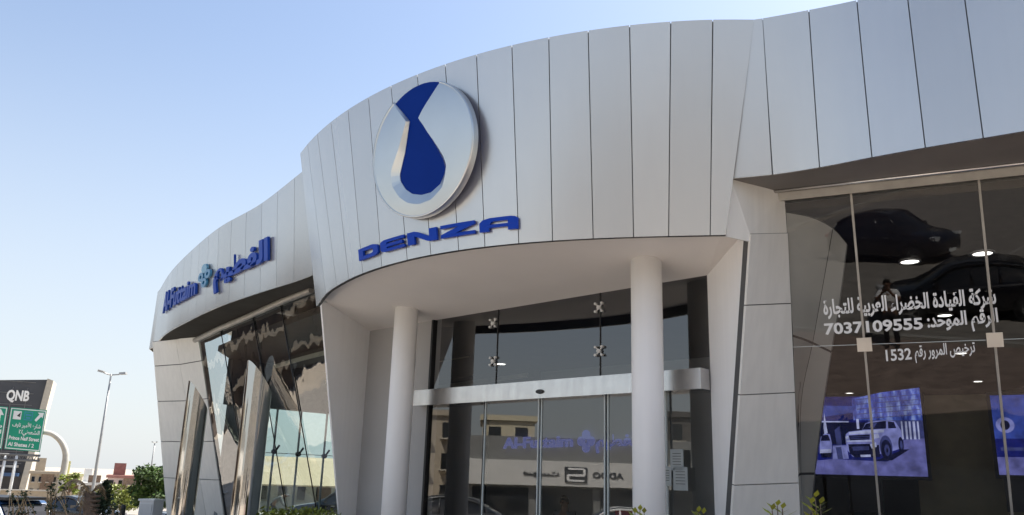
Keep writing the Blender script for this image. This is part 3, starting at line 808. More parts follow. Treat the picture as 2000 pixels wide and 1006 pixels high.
# --- letters under it
arc = [(0, 4.03)]; s = 4.03
while s < 10.03:
    arc.append((arc[-1][0] + (drum(s + .01, .1) - drum(s, .1)).length, s + .01)); s += .01
AL = arc[-1][0]
def arc_s(x):
    x = max(0, min(AL, x)); lo = 0; hi = len(arc) - 1
    while hi - lo > 1:
        m_ = (lo + hi) // 2
        if arc[m_][0] <= x: lo = m_
        else: hi = m_
    a, b = arc[lo], arc[hi]; return a[1] + (b[1] - a[1]) * (x - a[0]) / max(b[0] - a[0], 1e-9)
glyphs = [('D', [[(0, 0), (.85, 0), (1.05, .12), (1.1, .25), (1.1, .75), (1.05, .88), (.85, 1), (0, 1)], [(.28, .3), (.28, .7), (.76, .7), (.84, .63), (.84, .37), (.76, .3)]]),
          ('E', [[(.18, 0), (1.1, 0), (1.1, .25), (.32, .25), (.28, .37), (1.02, .37), (1.02, .63), (.28, .63), (.32, .75), (1.1, .75), (1.1, 1), (.18, 1), (.04, .9), (0, .78), (0, .22), (.04, .1)]]),
          ('N', [[(0, 0), (.27, 0), (.27, .62), (.72, .08), (.84, 0), (1.1, 0), (1.1, 1), (.83, 1), (.83, .4), (.42, .9), (.28, 1), (0, 1)]]),
          ('Z', [[(0, 0), (1.1, 0), (1.1, .26), (.5, .26), (1.1, .74), (1.1, 1), (0, 1), (0, .74), (.6, .74), (0, .26)]]),
          ('A', [[(0, 0), (.28, 0), (.28, .26), (.82, .26), (.82, 0), (1.1, 0), (1.1, .8), (1.04, .93), (.92, 1), (.3, 1), (.1, .9), (0, .68)], [(.3, .5), (.33, .66), (.4, .72), (.82, .72), (.82, .5)]])]
ls_ = thing('letter_sign', 'row of five blue block letters reading DENZA along the bottom of the curved fascia', 'sign', tuple(drum(7, .1, .1)))
LO = Vector(ls_.location)
def extruded(polys, fn, z0, z1, mat, name, parent, sub=.12):
    c = bpy.data.curves.new('c', 'CURVE'); c.dimensions = '2D'; c.fill_mode = 'BOTH'; c.extrude = .5
    for P in polys:
        Q = []
        for a, b in zip(P, P[1:] + P[:1]):
            nn = max(1, int(math.hypot(b[0] - a[0], b[1] - a[1]) / sub))
            Q += [(a[0] + (b[0] - a[0]) * i / nn, a[1] + (b[1] - a[1]) * i / nn) for i in range(nn)]
        sp = c.splines.new('POLY'); sp.points.add(len(Q) - 1)
        for i, q in enumerate(Q): sp.points[i].co = (q[0], q[1], 0, 1)
        sp.use_cyclic_u = True
    o = bpy.data.objects.new('c', c); COL.objects.link(o)
    me = bpy.data.meshes.new_from_object(o.evaluated_get(bpy.context.evaluated_depsgraph_get()))
    bpy.data.objects.remove(o, do_unlink=True); bpy.data.curves.remove(c)
    for v in me.vertices: v.co = fn(v.co.x, v.co.y, z0 if v.co.z < 0 else z1)
    me.materials.clear(); me.materials.append(mat); me.name = name
    o = bpy.data.objects.new(name, me); COL.objects.link(o); o.parent = parent
    return o
pitch_ = (AL + .0) / (5 * 1.1 + 4 * .14)
for i, (ch, polys) in enumerate(glyphs):
    fn = lambda x, y, z, i=i: drum(arc_s((i * 1.24 + x) * pitch_), .068 + y * .066, z) - LO
    tag(extruded(polys, fn, .05, .085, m_blue2, 'letter', ls_), 'blue letter ' + ch)

# --- left wing sign
def winv(u, v):
    b = (9e9, 0, 0); s0, t0, ws, wt = 4, .5, 4, .5
    for it in range(12):
        for i in range(-5, 6):
            for j in range(-5, 6):
                s, t = min(max(s0 + i * ws / 5, 0), 9), t0 + j * wt / 5
                p = lwing(s, t, .1) - EYEP; wz = p.dot(Fv); e = math.hypot(1000 + FPX * p.dot(Rv) / wz - u, 503 - FPX * p.dot(Uv) / wz - v)
                if e < b[0]: b = (e, s, t)
        s0, t0 = b[1], b[2]; ws *= .5; wt *= .5
    return b[1], b[2]
ws_ = thing('letter_sign', 'blue bilingual lettering with a small teal flower emblem on the left wing fascia', 'sign', tuple(lwing(4, .4, .1)))
WO = Vector(ws_.location)
def wmap(uvL, uvR, hpx0, hpx1, z0=.06, z1=.115):
    """text between two base line pixels; y 0..1 spans base line to height of pixel hpx"""
    (sL, tL), (sR, tR) = winv(*uvL), winv(*uvR); (_, tLt), (_, tRt) = winv(*hpx0), winv(*hpx1)
    L = [(0, sL)]; s = sL; st = (sR - sL) / 60
    for k in range(60):
        L.append((L[-1][0] + (lwing(s + st, .4) - lwing(s, .4)).length, s + st)); s += st
    tot = L[-1][0]
    def fn(x, y, z):
        d = max(0, min(1, x)) * tot; k = max(i for i in range(61) if L[i][0] <= d + 1e-9); k = min(k, 59)
        ss = L[k][1] + (L[k + 1][1] - L[k][1]) * (d - L[k][0]) / (L[k + 1][0] - L[k][0])
        tb = tL + (tR - tL) * x; tt = tLt + (tRt - tLt) * x
        return lwing(ss, tb + (tt - tb) * y, z0 + (z1 - z0) * (z * 12 + .5)) - WO
    return fn
fL = wmap((318, 611), (382, 573), (319, 575), (382, 541))
place_text('latin_lettering', 'Al-Futtaim', m_bluesign, ws_, lambda x, y, z: fL(x, y / .73, z), depth=1 / 12, bold=.028)
fA = wmap((417, 552), (524, 505), (417, 512), (524, 462))
place_text('arabic_lettering', shape('الفطيم'), m_bluesign, ws_, lambda x, y, z: fA(x, y / .75, z), depth=1 / 12, bold=.04)
fE = wmap((386, 558), (412, 546), (386, 528), (412, 516))
def ell(cx, cy, a, b, n=18): return [(cx + a * math.cos(2 * math.pi * k / n), cy + b * math.sin(2 * math.pi * k / n)) for k in range(n)]
for k, (cx, cy) in enumerate(((.5, 1.0), (.15, .42), (.85, .48), (.5, -.12))):
    extruded([ell(.5 + (cx - .5) * .72, .44 + (cy - .44) * .8, .20, .29)] + ([ell(.5 + (cx - .5) * .72, .44 + (cy - .44) * .8, .08, .12)[::-1]] if k else []), lambda x, y, z: fE(x, y, z), -.5 / 12, .5 / 12, m_teal if k else pmat('pale_teal', (.12, .33, .5), rough=.3), 'emblem_petal', ws_)

# --- lettering on the tinted window
wl = thing('window_lettering', 'white Arabic lines and phone number stuck on the tinted window', 'lettering', tuple(rp(1780, 640)))
GO = Vector(wl.location)
def gtext(name, body, pL, pR, h, bold=.02):
    a, b = rp(*pL, .006), rp(*pR, .006)
    def fn(x, y, z): return a.lerp(b, x) + uy * (y * h) - nr * z - GO
    place_text(name, body, m_letter, wl, fn, depth=.004, bold=bold)
gtext('company_line', ' '.join(shape(x) for x in 'شركة القيادة الخضراء العربية للتجارة'.split()[::-1]), (1609, 614), (1946, 592), .245, .03)
gtext('number_line', '7037109555', (1611, 653), (1803, 642), .185, .03)
gtext('number_caption', ':' + ' '.join(shape(x) for x in 'الرقم الموحد'.split()[::-1]), (1812, 639), (1950, 628), .215, .03)
gtext('licence_number', '1532', (1731, 705), (1781, 701), .185, .02)
gtext('licence_caption', ' '.join(shape(x) for x in 'ترخيص المرور رقم'.split()[::-1]), (1787, 697), (1905, 687), .18, .02)

# --- blue lettering on the hall's back wall
il = thing('letter_sign', 'blurred blue lettering on the hall wall seen through the sliding doors', 'sign', tuple(hp(.5, 6.85, 2.6)))
IO = Vector(il.location); PW = hp(0, 6.9, 0)
def itext(name, body, pL, pR, h):
    a, b = hit(*pL, PW, ng), hit(*pR, PW, ng)
    place_text(name, body, m_lit, il, lambda x, y, z: a.lerp(b, x) + V(0, 0, 1) * (y * h) + ng * (z + .03) - IO, depth=.04, bold=.03)
itext('latin_lettering', 'Al-Futtaim', (984, 876), (1120, 872), .40)
itext('arabic_lettering', shape('الفطيم'), (1165, 872), (1250, 869), .40)
a = hit(1146, 862, PW, ng); mb = MB()
for x, y in ((0, .16), (-.16, 0), (.16, 0), (0, -.16)):
    c = a + tg * x + V(0, 0, y) - IO; mb.prism([c + (tg * math.cos(k * .5236) + V(0, 0, 1) * math.sin(k * .5236)) * .12 + ng * .01 for k in range(12)], [c + (tg * math.cos(k * .5236) + V(0, 0, 1) * math.sin(k * .5236)) * .12 + ng * .05 for k in range(12)])
mb.build('emblem_petals', m_lit, il)

# ================================================================== VIDEO SCREENS INSIDE
def screen(pix, D, label, art):
    P = [atd(u, v, D) for u, v in pix]                        # BL BR TR TL
    ctr = sum(P, V(0, 0, 0)) / 4
    x = (P[1] - P[0]); x.z = 0; W = x.length; x.normalize(); H = ((P[3] - P[0]).length + (P[2] - P[1]).length) / 2
    n = V(x.y, -x.x, 0); n = n if n.y < 0 else -n
    t = thing('video_screen', label, 'screen', (ctr.x, ctr.y, .04))
    O = ctr - Vector(t.location)
    def F(a, b, z): return O + x * ((a - .5) * W) + V(0, 0, 1) * ((b - .5) * H) + n * z
    mb = MB(); mb.box(F(.5, .5, -.06), (W + .1, .1, H + .1), ax=(x, n, V(0, 0, 1))); mb.build('screen_case', m_black, t)
    mb = MB(); mb.box(F(.5, -.2, -.1) , (.5, .08, H * .5), ax=(x, n, V(0, 0, 1))); zb = .0
    mb.build('screen_stand', m_black, t)
    for i, (cn, poly) in enumerate(art):
        mb = MB(); mb.face([F(a, b, .003 + .0015 * i) for a, b in poly]); mb.build('picture_' + cn, SC[cn], t, fix=False)
    return t
SC = {k: emat('screen_' + k, c, s * .46, .45) for k, (c, s) in dict(sky=((.02, .03, .30), .5), backdrop=((.06, .11, .55), .62), tower=((.10, .17, .72), .75), glint=((.30, .42, .95), .8), ground=((.21, .22, .62), .62),
      body=((.30, .33, .78), .75), dark=((.012, .016, .07), .6), mid=((.09, .11, .36), .55), light=((.55, .6, .95), .8)).items()}
_t = SC['tower'].node_tree; _b = _t.nodes.new('ShaderNodeTexNoise'); _b.inputs['Scale'].default_value = 7; _b.inputs['Detail'].default_value = 5
_c = _t.nodes.new('ShaderNodeTexCoord'); _m = _t.nodes.new('ShaderNodeMapping'); _m.inputs['Scale'].default_value = (2.2, 2.2, .8); _r = _t.nodes.new('ShaderNodeValToRGB')
_r.color_ramp.elements[0].position = .36; _r.color_ramp.elements[0].color = (.03, .05, .33, 1); _r.color_ramp.elements[1].position = .68; _r.color_ramp.elements[1].color = (.34, .46, .95, 1)
_e = _r.color_ramp.elements.new(.52); _e.color = (.09, .15, .66, 1)
lk(_t, _c.outputs['Object'], _m.inputs[0]); lk(_t, _m.outputs[0], _b.inputs['Vector']); lk(_t, _b.outputs[0], _r.inputs[0]); lk(_t, _r.outputs[0], [n for n in _t.nodes if n.type == 'EMISSION'][0].inputs[0])
def rc(a, b, c, d): return [(a, b), (c, b), (c, d), (a, d)]
def zq(*P): return [((1580 + P[i] / 4.573 - 1566) / 242, (931 - (720 + P[i + 1] / 4.573)) / 156) for i in range(0, len(P), 2)]
def zr(a, b, c, d): return zq(a, b, c, b, c, d, a, d)
def ze(cx, cy, rx, ry): return zq(*[w_ for k in range(20) for w_ in (cx + rx * math.cos(k * .31416), cy + ry * math.sin(k * .31416))])
art = [('sky', rc(0, 0, 1, 1)), ('backdrop', zq(-60, 330, 430, 340, 430, 400, -60, 470)), ('tower', zq(430, 270, 560, 245, 700, 215, 1042, 175, 1042, 470, 500, 470, 430, 470)), ('dark', zr(-60, 490, 1042, 690)), ('mid', zr(560, 470, 1042, 660)),
       ('light', zr(-60, 478, 385, 490)), ('mid', zq(250, 560, 300, 520, 310, 700, 260, 700)),
       ('ground', zq(-62, 964, 1042, 964, 1042, 630, 860, 645, 850, 760, 700, 840, 220, 825, -62, 855))]
for a_, w_ in ((850, 14), (885, 18), (918, 16), (952, 20), (990, 14)): art.append(('light', zr(a_, 480, a_ + w_, 640)))
for b_ in (255, 300, 345, 390, 435): art.append(('mid', zq(470, b_ + 22, 1030, b_ - 20, 1030, b_ - 14, 470, b_ + 29)))
art += [('light', zr(455, 460, 478, 550)), ('dark', zq(600, 835, 745, 828, 905, 728, 850, 730)),
        ('body', zq(345, 650, 350, 600, 382, 575, 500, 562, 535, 500, 600, 478, 730, 468, 800, 480, 845, 560, 856, 700, 820, 725, 760, 745, 640, 775, 600, 802, 400, 802, 350, 740)),
        ('light', zq(382, 580, 500, 566, 700, 552, 690, 580, 560, 592, 378, 602)), ('dark', zq(503, 558, 540, 502, 720, 476, 716, 545)), ('mid', zq(560, 540, 600, 500, 640, 494, 610, 538)), ('dark', zq(735, 545, 737, 482, 790, 487, 806, 542)),
        ('dark', zq(375, 610, 568, 600, 562, 645, 385, 655)), ('mid', zq(390, 622, 560, 614, 560, 620, 390, 628)), ('mid', zq(390, 638, 560, 630, 560, 635, 390, 643)), ('light', zq(350, 656, 582, 650, 586, 664, 352, 670)),
        ('dark', zq(366, 690, 560, 684, 600, 700, 640, 692, 645, 800, 420, 808, 372, 772)), ('mid', zq(400, 712, 550, 706, 550, 740, 405, 748)), ('light', zq(468, 784, 560, 780, 560, 800, 470, 804)),
        ('light', zq(344, 622, 374, 612, 370, 642, 348, 647)), ('light', zq(580, 602, 642, 590, 652, 628, 592, 642)), ('light', zq(560, 690, 615, 670, 620, 710, 575, 730)),
        ('mid', ze(702, 715, 56, 108)), ('dark', ze(703, 738, 47, 92)), ('mid', ze(708, 740, 24, 52)), ('dark', ze(709, 740, 9, 20)), ('dark', ze(833, 692, 23, 72)), ('mid', ze(836, 692, 11, 40)),
        ('body', zq(100, 760, 105, 690, 120, 625, 160, 592, 205, 602, 218, 680, 216, 765)), ('dark', zq(116, 664, 128, 612, 188, 606, 205, 660)), ('light', zq(104, 742, 206, 736, 206, 770, 100, 776)), ('dark', zq(108, 776, 210, 770, 204, 812, 114, 816)),
        ('body', zq(225, 705, 350, 700, 362, 822, 215, 826)), ('mid', zq(250, 720, 300, 716, 310, 822, 262, 824)), ('light', zq(150, 545, 166, 400, 186, 590, 156, 602))]
screen(((1566, 931), (1808, 925), (1790, 759), (1575, 790)), 14.2, 'large blue lit video screen showing a pale off-road car before a building', art)
art2 = [('sky', rc(0, 0, 1, 1)), ('backdrop', rc(0, .45, 1, 1)), ('ground', rc(0, 0, 1, .22)), ('body', ell(.25, .62, .2, .1)), ('dark', ell(.25, .62, .1, .06)), ('mid', rc(.1, .3, .8, .34))]
screen(((1946, 931), (2040, 925), (2030, 765), (1941, 778)), 14.0, 'narrow blue lit screen at the right edge of the photo behind the tinted window', art2)

# ================================================================== CARS
def wheel(parent, x, y, r, wdt, side):
    w_ = MB(); n = 24
    prof = [(r * .62, wdt * .5), (r * .93, wdt * .5), (r, wdt * .3), (r, -wdt * .3), (r * .93, -wdt * .5), (r * .62, -wdt * .5)]
    w_.grid([[(x + a * math.cos(2 * math.pi * k / n), y + side * b, r + a * math.sin(2 * math.pi * k / n)) for k in range(n + 1)] for a, b in prof])
    wo = w_.build('wheel', m_tyre, parent)
    h = MB(); ro = y + side * wdt * .38
    h.grid([[(x + a * math.cos(2 * math.pi * k / n), ro + side * b, r + a * math.sin(2 * math.pi * k / n)) for k in range(n + 1)] for a, b in ((r * .64, .02), (r * .58, .03), (r * .54, -.03))])
    for k in range(5):
        a = 2 * math.pi * k / 5; d = V(math.cos(a), 0, math.sin(a)); q = V(-math.sin(a), 0, math.cos(a))
        h.box(V(x, ro, r) + d * r * .3, (r * .58, .03, r * .14), ax=(d, V(0, 1, 0), q))
    h.tube([(x, ro - .02 * side, r), (x, ro + .03 * side, r)], r * .13, 12)
    h.build('rim', m_galv, wo)
def car(label, paint, loc, rz, suv=0.0, group=None, name='parked_car', plate=True):
    """x forward; station loft with wheel arches left as dark wells"""
    t = thing(name, label, 'car', loc, rz, group)
    L = 4.6; W = .92 + .04 * suv
    belt, roof = .92 + .18 * suv, 1.42 + .36 * suv
    st = []   # x, z low, z belt/bonnet, half width, roof z, roof half width
    if suv < 1.5:
        prof = [(-2.30, .46, .78, .62, None), (-2.24, .34, .92, .78, None), (-2.02, .28, belt + .08, .88, None), (-1.72, .26, belt + .09, .91, belt + .11 + .30 * suv), (-1.25, .26, belt + .05, W, roof - .12 + .06 * suv), (-.75, .25, belt + .03, W, roof), (-.1, .25, belt + .01, W, roof + .02),
                (.35, .25, belt, W, roof - .05), (.80, .25, belt - .02, W, belt + .22), (1.12, .26, belt - .03, W, None), (1.60, .26, belt - .09, .90, None), (2.02, .28, belt - .17, .84, None), (2.22, .34, belt - .27, .74, None), (2.30, .44, belt - .38, .60, None)]
    bd, gl = MB(), MB(); rows = []; grows = []
    for x, zl, zb, wd, zr in prof:
        mid = (zl + zb) / 2
        h = [(0, zl), (wd * .86, zl), (wd * .97, zl + .08), (wd, mid), (wd * .985, zb - .10), (wd * .93, zb - .01), (wd * .82, zb + .012), (0, zb + .03)]
        rows.append([(x, -a, b) for a, b in h] + [(x, a, b) for a, b in h[::-1]][1:-1] + [(x, 0, zl)])
        if zr:
            rw_ = wd * (.86 - .24 * min(1, (zr - zb) / .55))
            g_ = [(wd * .90, zb), (rw_ + .03, zr - .07), (rw_ * .86, zr - .01), (0, zr + .01)]
            grows.append([(x, -a, b) for a, b in g_] + [(x, a, b) for a, b in g_[::-1]][1:])
    bd.grid(rows); bd.face(rows[0]); bd.face(rows[-1])
    ga = [(prof[3][0] - .28, a[1] * .98, prof[2][2] + .01) for a in grows[0]]; gb = [(prof[8][0] + .42, a[1] * .98, prof[9][2] + .01) for a in grows[-1]]
    body = bd.build('body', paint, t)
    allg = [ga] + grows + [gb]
    gl.grid(allg); gl.build('window', m_cwin, t)
    rf = MB(); rf.grid([[(p[0], p[1] * 1.01, p[2] + .012) for p in r[2:5]] for r in grows[:-1]])
    for s in (-1, 1):   # pillars
        k = 1 if s < 0 else 5
        for i in (0, 2, 3, len(grows) - 1):
            r = grows[i]; j = 0 if s < 0 else 6; j2 = 1 if s < 0 else 5
            a, b = Vector(r[j]), Vector(r[j2]); rf.tube([a + V(0, s * .012, 0), b + V(0, s * .012, .0)], .035, 6)
        rf.tube([Vector(r[1 if s < 0 else 5]) + V(0, s * .01, .01) for r in allg[1:-1]], .04, 6)
    rf.build('roof', paint, body)
    for sx in (-1.36, 1.40):
        for s in (-1, 1):
            mb = MB(); n = 20; r = .40
            mb.prism([(sx + r * math.cos(2 * math.pi * k / n), s * (W - .30), .34 + r * math.sin(2 * math.pi * k / n)) for k in range(n)], [(sx + r * math.cos(2 * math.pi * k / n), s * (W + .006), .34 + r * math.sin(2 * math.pi * k / n)) for k in range(n)])
            mb.build('wheel_arch', m_black, body)
            wheel(t, sx, s * (W - .09), .335, .22, s)
    for s in (-1, 1):
        mb = MB(); zz = belt - .28; mb.prism([(2.02, s * .55, zz), (2.20, s * .52, zz - .02), (2.05, s * .80, zz)], [(2.0, s * .55, zz + .13), (2.16, s * .52, zz + .10), (1.98, s * .80, zz + .13)]); mb.box((2.16, s * .62, zz + .05), (.12, .30, .11), rz=-s * .35); mb.build('headlight', m_lens, t)
        mb = MB(); mb.box((-2.18, s * .66, belt - .10), (.12, .30, .12), rz=s * .35); mb.build('tail_light', m_red, t)
        mb = MB(); mb.box((.72, s * (W + .10), belt + .07), (.10, .20, .14)); mb.box((.74, s * (W + .01), belt + .03), (.05, .12, .04)); mb.build('side_mirror', paint, t)
        mb = MB(); mb.box((-.45, s * (W + .004), belt - .14), (.16, .02, .03)); mb.box((.42, s * (W + .004), belt - .14), (.16, .02, .03)); mb.build('door_handle', m_galv, t)
    mb = MB()
    for k in range(4): mb.box((2.255, 0, .47 + k * .055), (.06, .95 - .05 * k, .028))
    mb.build('grille', m_black, t)
    mb = MB(); mb.box((2.32, 0, .41), (.02, .46, .11)); mb.build('number_plate', m_signw, t)
    mb = MB(); mb.box((-2.31, 0, .62), (.02, .46, .11)); mb.build('number_plate', m_signw, t)
    return t
car('black saloon mirrored upside in the tinted window above the photographer', m_cblack, (-5.0, -11.4, 0), R_(8), suv=1.15)
bpy.context.view_layer.update()
car('black saloon mirrored behind the photographer at the right of the tinted window', m_cblack, (.35, -3.9, 0), R_(157), suv=.35)
p = atd(672, 985, 40.0); car('dark car parked behind the corner glass, beside the bending person', m_cblack, (p.x, p.y, gz(p.x, p.y)), R_(186), suv=.5)
p = atd(160, 962, 46.0); car('black parked car behind the dry bush at the lower left', m_cblack, (p.x, p.y, ST), R_(-22))
p = atd(262, 985, 31.0); car('white parked car between the dark post and the pale cabinet', m_cwhite, (p.x + .9, p.y, ST), R_(160))
car('black car mirrored at the foot of the sliding door glass', m_cgrey, (-15.0, 15.2, gz(-15, 15)), R_(95), suv=.4)
car('white car mirrored behind the middle of the sliding doors', m_cwhite, (-15.6, 9.2, gz(-15.6, 9)), R_(92), suv=.3)

# blue van
p = atd(30, 905, 33); van = thing('blue_van', 'blue van with a dark roof rack parked below the green road signs', 'van', (p.x, p.y, ST), R_(-28))
mb = MB(); hx_ = 2.1
pr = [(-hx_, .35), (hx_ - .1, .35), (hx_, .6), (hx_ - .05, .85), (hx_ - .75, 1.02), (hx_ - 1.3, 1.58), (hx_ - 1.5, 1.66), (-hx_ + .1, 1.66), (-hx_, 1.55)]
mb.prism([(x, -.85, z) for x, z in pr], [(x, .85, z) for x, z in pr]); vb = mb.build('body', m_cblue, van)
for s in (-.855, .855):
    for a, b in ((-1.95, -.9), (-.8, .05), (.15, .75)): mb = MB(); mb.box(((a + b) / 2, s, 1.28), (b - a, .02, .48)); mb.build('window', m_cwin, van)
mb = MB(); mb.prism([(hx_ - .74, -.75, 1.05), (hx_ - .74, .75, 1.05), (hx_ - 1.26, .75, 1.55), (hx_ - 1.26, -.75, 1.55)], [(hx_ - .72, -.75, 1.07), (hx_ - .72, .75, 1.07), (hx_ - 1.24, .75, 1.57), (hx_ - 1.24, -.75, 1.57)])
mb.build('windscreen', m_cwin, van)
mb = MB(); mb.box((-.5, 0, 1.73), (2.9, 1.4, .09)); mb.build('roof_rack', m_black, van)
for sx in (-1.3, 1.35):
    for s in (-1, 1): wheel(van, sx, s * .78, .31, .2, s)
for s in (-1, 1):
    mb = MB(); mb.box((hx_ - .03, s * .6, .72), (.1, .28, .16)); mb.build('headlight', m_lens, van)

# ================================================================== PEOPLE
def skin_mesh(name, joints, edges, mat, parent, root=0, sub=2):
    me = bpy.data.meshes.new(name); me.from_pydata([j[0] for j in joints], edges, []); me.update()
    o = bpy.data.objects.new(name, me); COL.objects.link(o)
    o.modifiers.new('skin', 'SKIN'); me.skin_vertices or None
    for i, j in enumerate(joints):
        sv = me.skin_vertices[0].data[i]; r = j[1]; sv.radius = r if isinstance(r, tuple) else (r, r); sv.use_root = (i == root)
    m_ = o.modifiers.new('sub', 'SUBSURF'); m_.levels = sub; m_.render_levels = sub
    dg = bpy.context.evaluated_depsgraph_get(); me2 = bpy.data.meshes.new_from_object(o.evaluated_get(dg)); me2.name = name
    bpy.data.objects.remove(o, do_unlink=True)
    me2.materials.clear(); me2.materials.append(mat)
    me2.polygons.foreach_set('use_smooth', [True] * len(me2.polygons))
    o2 = bpy.data.objects.new(name, me2); COL.objects.link(o2); o2.parent = parent
    return o2
def person(label, loc, rz, J, shirt, trousers, phone=False, arms_bare=True):
    """J: dict of joint positions; facing +y"""
    t = thing('person', label, 'person', loc, rz)
    j = {k: Vector(v) for k, v in J.items()}
    jo = []; ed = []; ix = {}
    def add(n, p, r, par=None):
        ix[n] = len(jo); jo.append((tuple(p), r))
        if par is not None: ed.append((ix[par], ix[n]))
    add('pelvis', j['pelvis'], (.15, .11)); add('belly', j['pelvis'].lerp(j['chest'], .45), (.135, .10), 'pelvis'); add('chest', j['chest'], (.16, .11), 'belly'); add('neck0', j['neck'], .058, 'chest')
    hd = j['head']; add('skull', hd, (.078, .094), 'neck0'); hv = (hd - j['neck']).normalized(); add('crown', hd + hv * .085, .062, 'skull')
    for s in ('l', 'r'):
        add('sh' + s, j['sh' + s], .062, 'chest'); add('el' + s, j['el' + s], .043, 'sh' + s); add('wr' + s, j['wr' + s], .030, 'el' + s)
        hdv = (j['wr' + s] - j['el' + s]).normalized(); palm = j['wr' + s] + hdv * .075; add('pa' + s, palm, (.036, .018), 'wr' + s)
        sx = -1 if s == 'l' else 1; side = hdv.cross(V(0, 1, 0) if abs(hdv.y) < .8 else V(0, 0, 1)).normalized()
        for k in range(4):
            kn = palm + hdv * .03 + side * (k - 1.5) * .019; add('k%d' % k + s, kn, .010, 'pa' + s)
            bend = (hdv + V(0, .5, 0)).normalized() * (.04 + .006 * (1 - abs(k - 1.3)))
            add('f%d' % k + s, kn + bend, .009, 'k%d' % k + s); add('g%d' % k + s, kn + bend + (bend * .4 + V(0, .012, 0)), .008, 'f%d' % k + s)
        th = j['wr' + s] + hdv * .03 - side * .035; add('t0' + s, th, .012, 'wr' + s); add('t1' + s, th + hdv * .035 - side * .018, .010, 't0' + s)
        add('hip' + s, j['hip' + s], .095, 'pelvis'); add('kn' + s, j['kn' + s], .062, 'hip' + s); add('an' + s, j['an' + s], .042, 'kn' + s)
        add('to' + s, j['an' + s] + V(0, .15, -.05), (.04, .03), 'an' + s)
    body = skin_mesh('body', jo, ed, m_skin, t)
    # face: nose, ears, brows and mouth on the head
    f = MB(); fw = (j['look'] - hd).normalized() if 'look' in j else V(0, 1, 0); sd = fw.cross(hv).normalized()
    f.tube([hd + fw * .085 + hv * .02, hd + fw * .112 - hv * .02], [.010, .016], 8)
    for s in (-1, 1): f.tube([hd + sd * s * .078 + hv * .02, hd + sd * s * .088 - hv * .02], [.018, .014], 8)
    f.build('face_features', m_skin, body)
    f = MB()
    for s in (-1, 1): f.tube([hd + fw * .086 + sd * s * .022 + hv * .016, hd + fw * .086 + sd * s * .046 + hv * .016], .008, 6)
    f.tube([hd + fw * .09 - hv * .05 - sd * .022, hd + fw * .09 - hv * .05 + sd * .022], .006, 6)
    f.build('eyes_and_mouth', m_hair, body)
    hr = MB(); n = 16; rows = []
    for i in range(7):
        ph = i / 6 * 1.75; rows.append([hd + hv * .035 - fw * .012 + (hv * math.cos(ph) * .105 + (sd * math.cos(2 * math.pi * k / n) * .088 + fw * math.sin(2 * math.pi * k / n) * (.098 if math.sin(2 * math.pi * k / n) < 0 or ph < 1.0 else .098 - .05 * (ph - 1))) * math.sin(ph)) for k in range(n + 1)])
    hr.grid(rows); hr.build('hair', m_hair, t)
    # clothes a little larger than the body
    jo = []; ed = []; ix = {}
    add('belly', j['pelvis'].lerp(j['chest'], .05), (.175, .135)); add('mid', j['pelvis'].lerp(j['chest'], .5), (.16, .125), 'belly'); add('chest', j['chest'], (.182, .13), 'mid'); add('col', j['chest'].lerp(j['neck'], .75), .075, 'chest')
    for s in ('l', 'r'):
        add('sh' + s, j['sh' + s], .078, 'chest'); q = .75 if arms_bare else 1
        add('sl' + s, j['sh' + s].lerp(j['el' + s], q), .064, 'sh' + s)
        if not arms_bare: add('cu' + s, j['el' + s].lerp(j['wr' + s], .92), .045, 'sl' + s)
    skin_mesh('shirt', jo, ed, shirt, t)
    jo = []; ed = []; ix = {}
    add('w', j['pelvis'] + V(0, 0, .04), (.165, .125)); add('pelvis', j['pelvis'] - V(0, 0, .06), (.165, .125), 'w')
    for s in ('l', 'r'):
        add('hip' + s, j['hip' + s], .108, 'pelvis'); add('kn' + s, j['kn' + s], .078, 'hip' + s); add('an' + s, j['an' + s] + V(0, 0, .02), .062, 'kn' + s)
    skin_mesh('trousers', jo, ed, trousers, t, root=1)
    for s in ('l', 'r'):
        mb = MB(); a = j['an' + s]; mb.tube([a + V(0, -.06, -.045), a + V(0, .05, -.045), a + V(0, .17, -.055), a + V(0, .2, -.06)], [.04, .048, .042, .02], 10); mb.build('shoe', m_black, t)
    if phone:
        mb = MB(); c = (j['wrl'] + j['wrr']) / 2 + V(0, .05, .07); mb.box(c, (.165, .010, .08)); mb.build('phone', m_black, t)
    return t
# the photographer, standing behind the camera and turned to the window
PH = dict(pelvis=(0, 0, .95), chest=(0, .01, 1.30), neck=(0, .02, 1.50), head=(0, .06, 1.625), look=(0, 1, 1.66), shl=(-.19, .02, 1.41), shr=(.19, .02, 1.41), ell=(-.27, .16, 1.24), elr=(.27, .16, 1.24), wrl=(-.095, .31, 1.46), wrr=(.095, .31, 1.46),
          hipl=(-.095, 0, .88), hipr=(.095, 0, .88), knl=(-.11, .02, .48), knr=(.11, .02, .48), anl=(-.12, -.02, .08), anr=(.12, -.02, .08))
person('photographer in a white shirt holding up a phone, mirrored in the tinted window', (-.20, -.52, 0), R_(-18), PH, m_shirtw, m_trous, phone=True)
# bending person behind the corner glass
BE = dict(pelvis=(0, -.18, .88), chest=(0, .14, 1.12), neck=(0, .30, 1.20), head=(0, .42, 1.22), look=(0, .9, .85), shl=(-.18, .16, 1.14), shr=(.18, .16, 1.14), ell=(-.2, .28, .86), elr=(.2, .28, .86), wrl=(-.13, .45, .72), wrr=(.13, .45, .72),
          hipl=(-.09, -.16, .82), hipr=(.09, -.16, .82), knl=(-.1, .02, .46), knr=(.1, .02, .46), anl=(-.11, -.1, .08), anr=(.11, -.1, .08))
p = atd(538, 1000, 40.5); person('person in dark clothes bending forward beside the dark car behind the corner glass', (p.x, p.y, gz(p.x, p.y)), R_(-75), BE, m_greyc, m_trous, arms_bare=False)
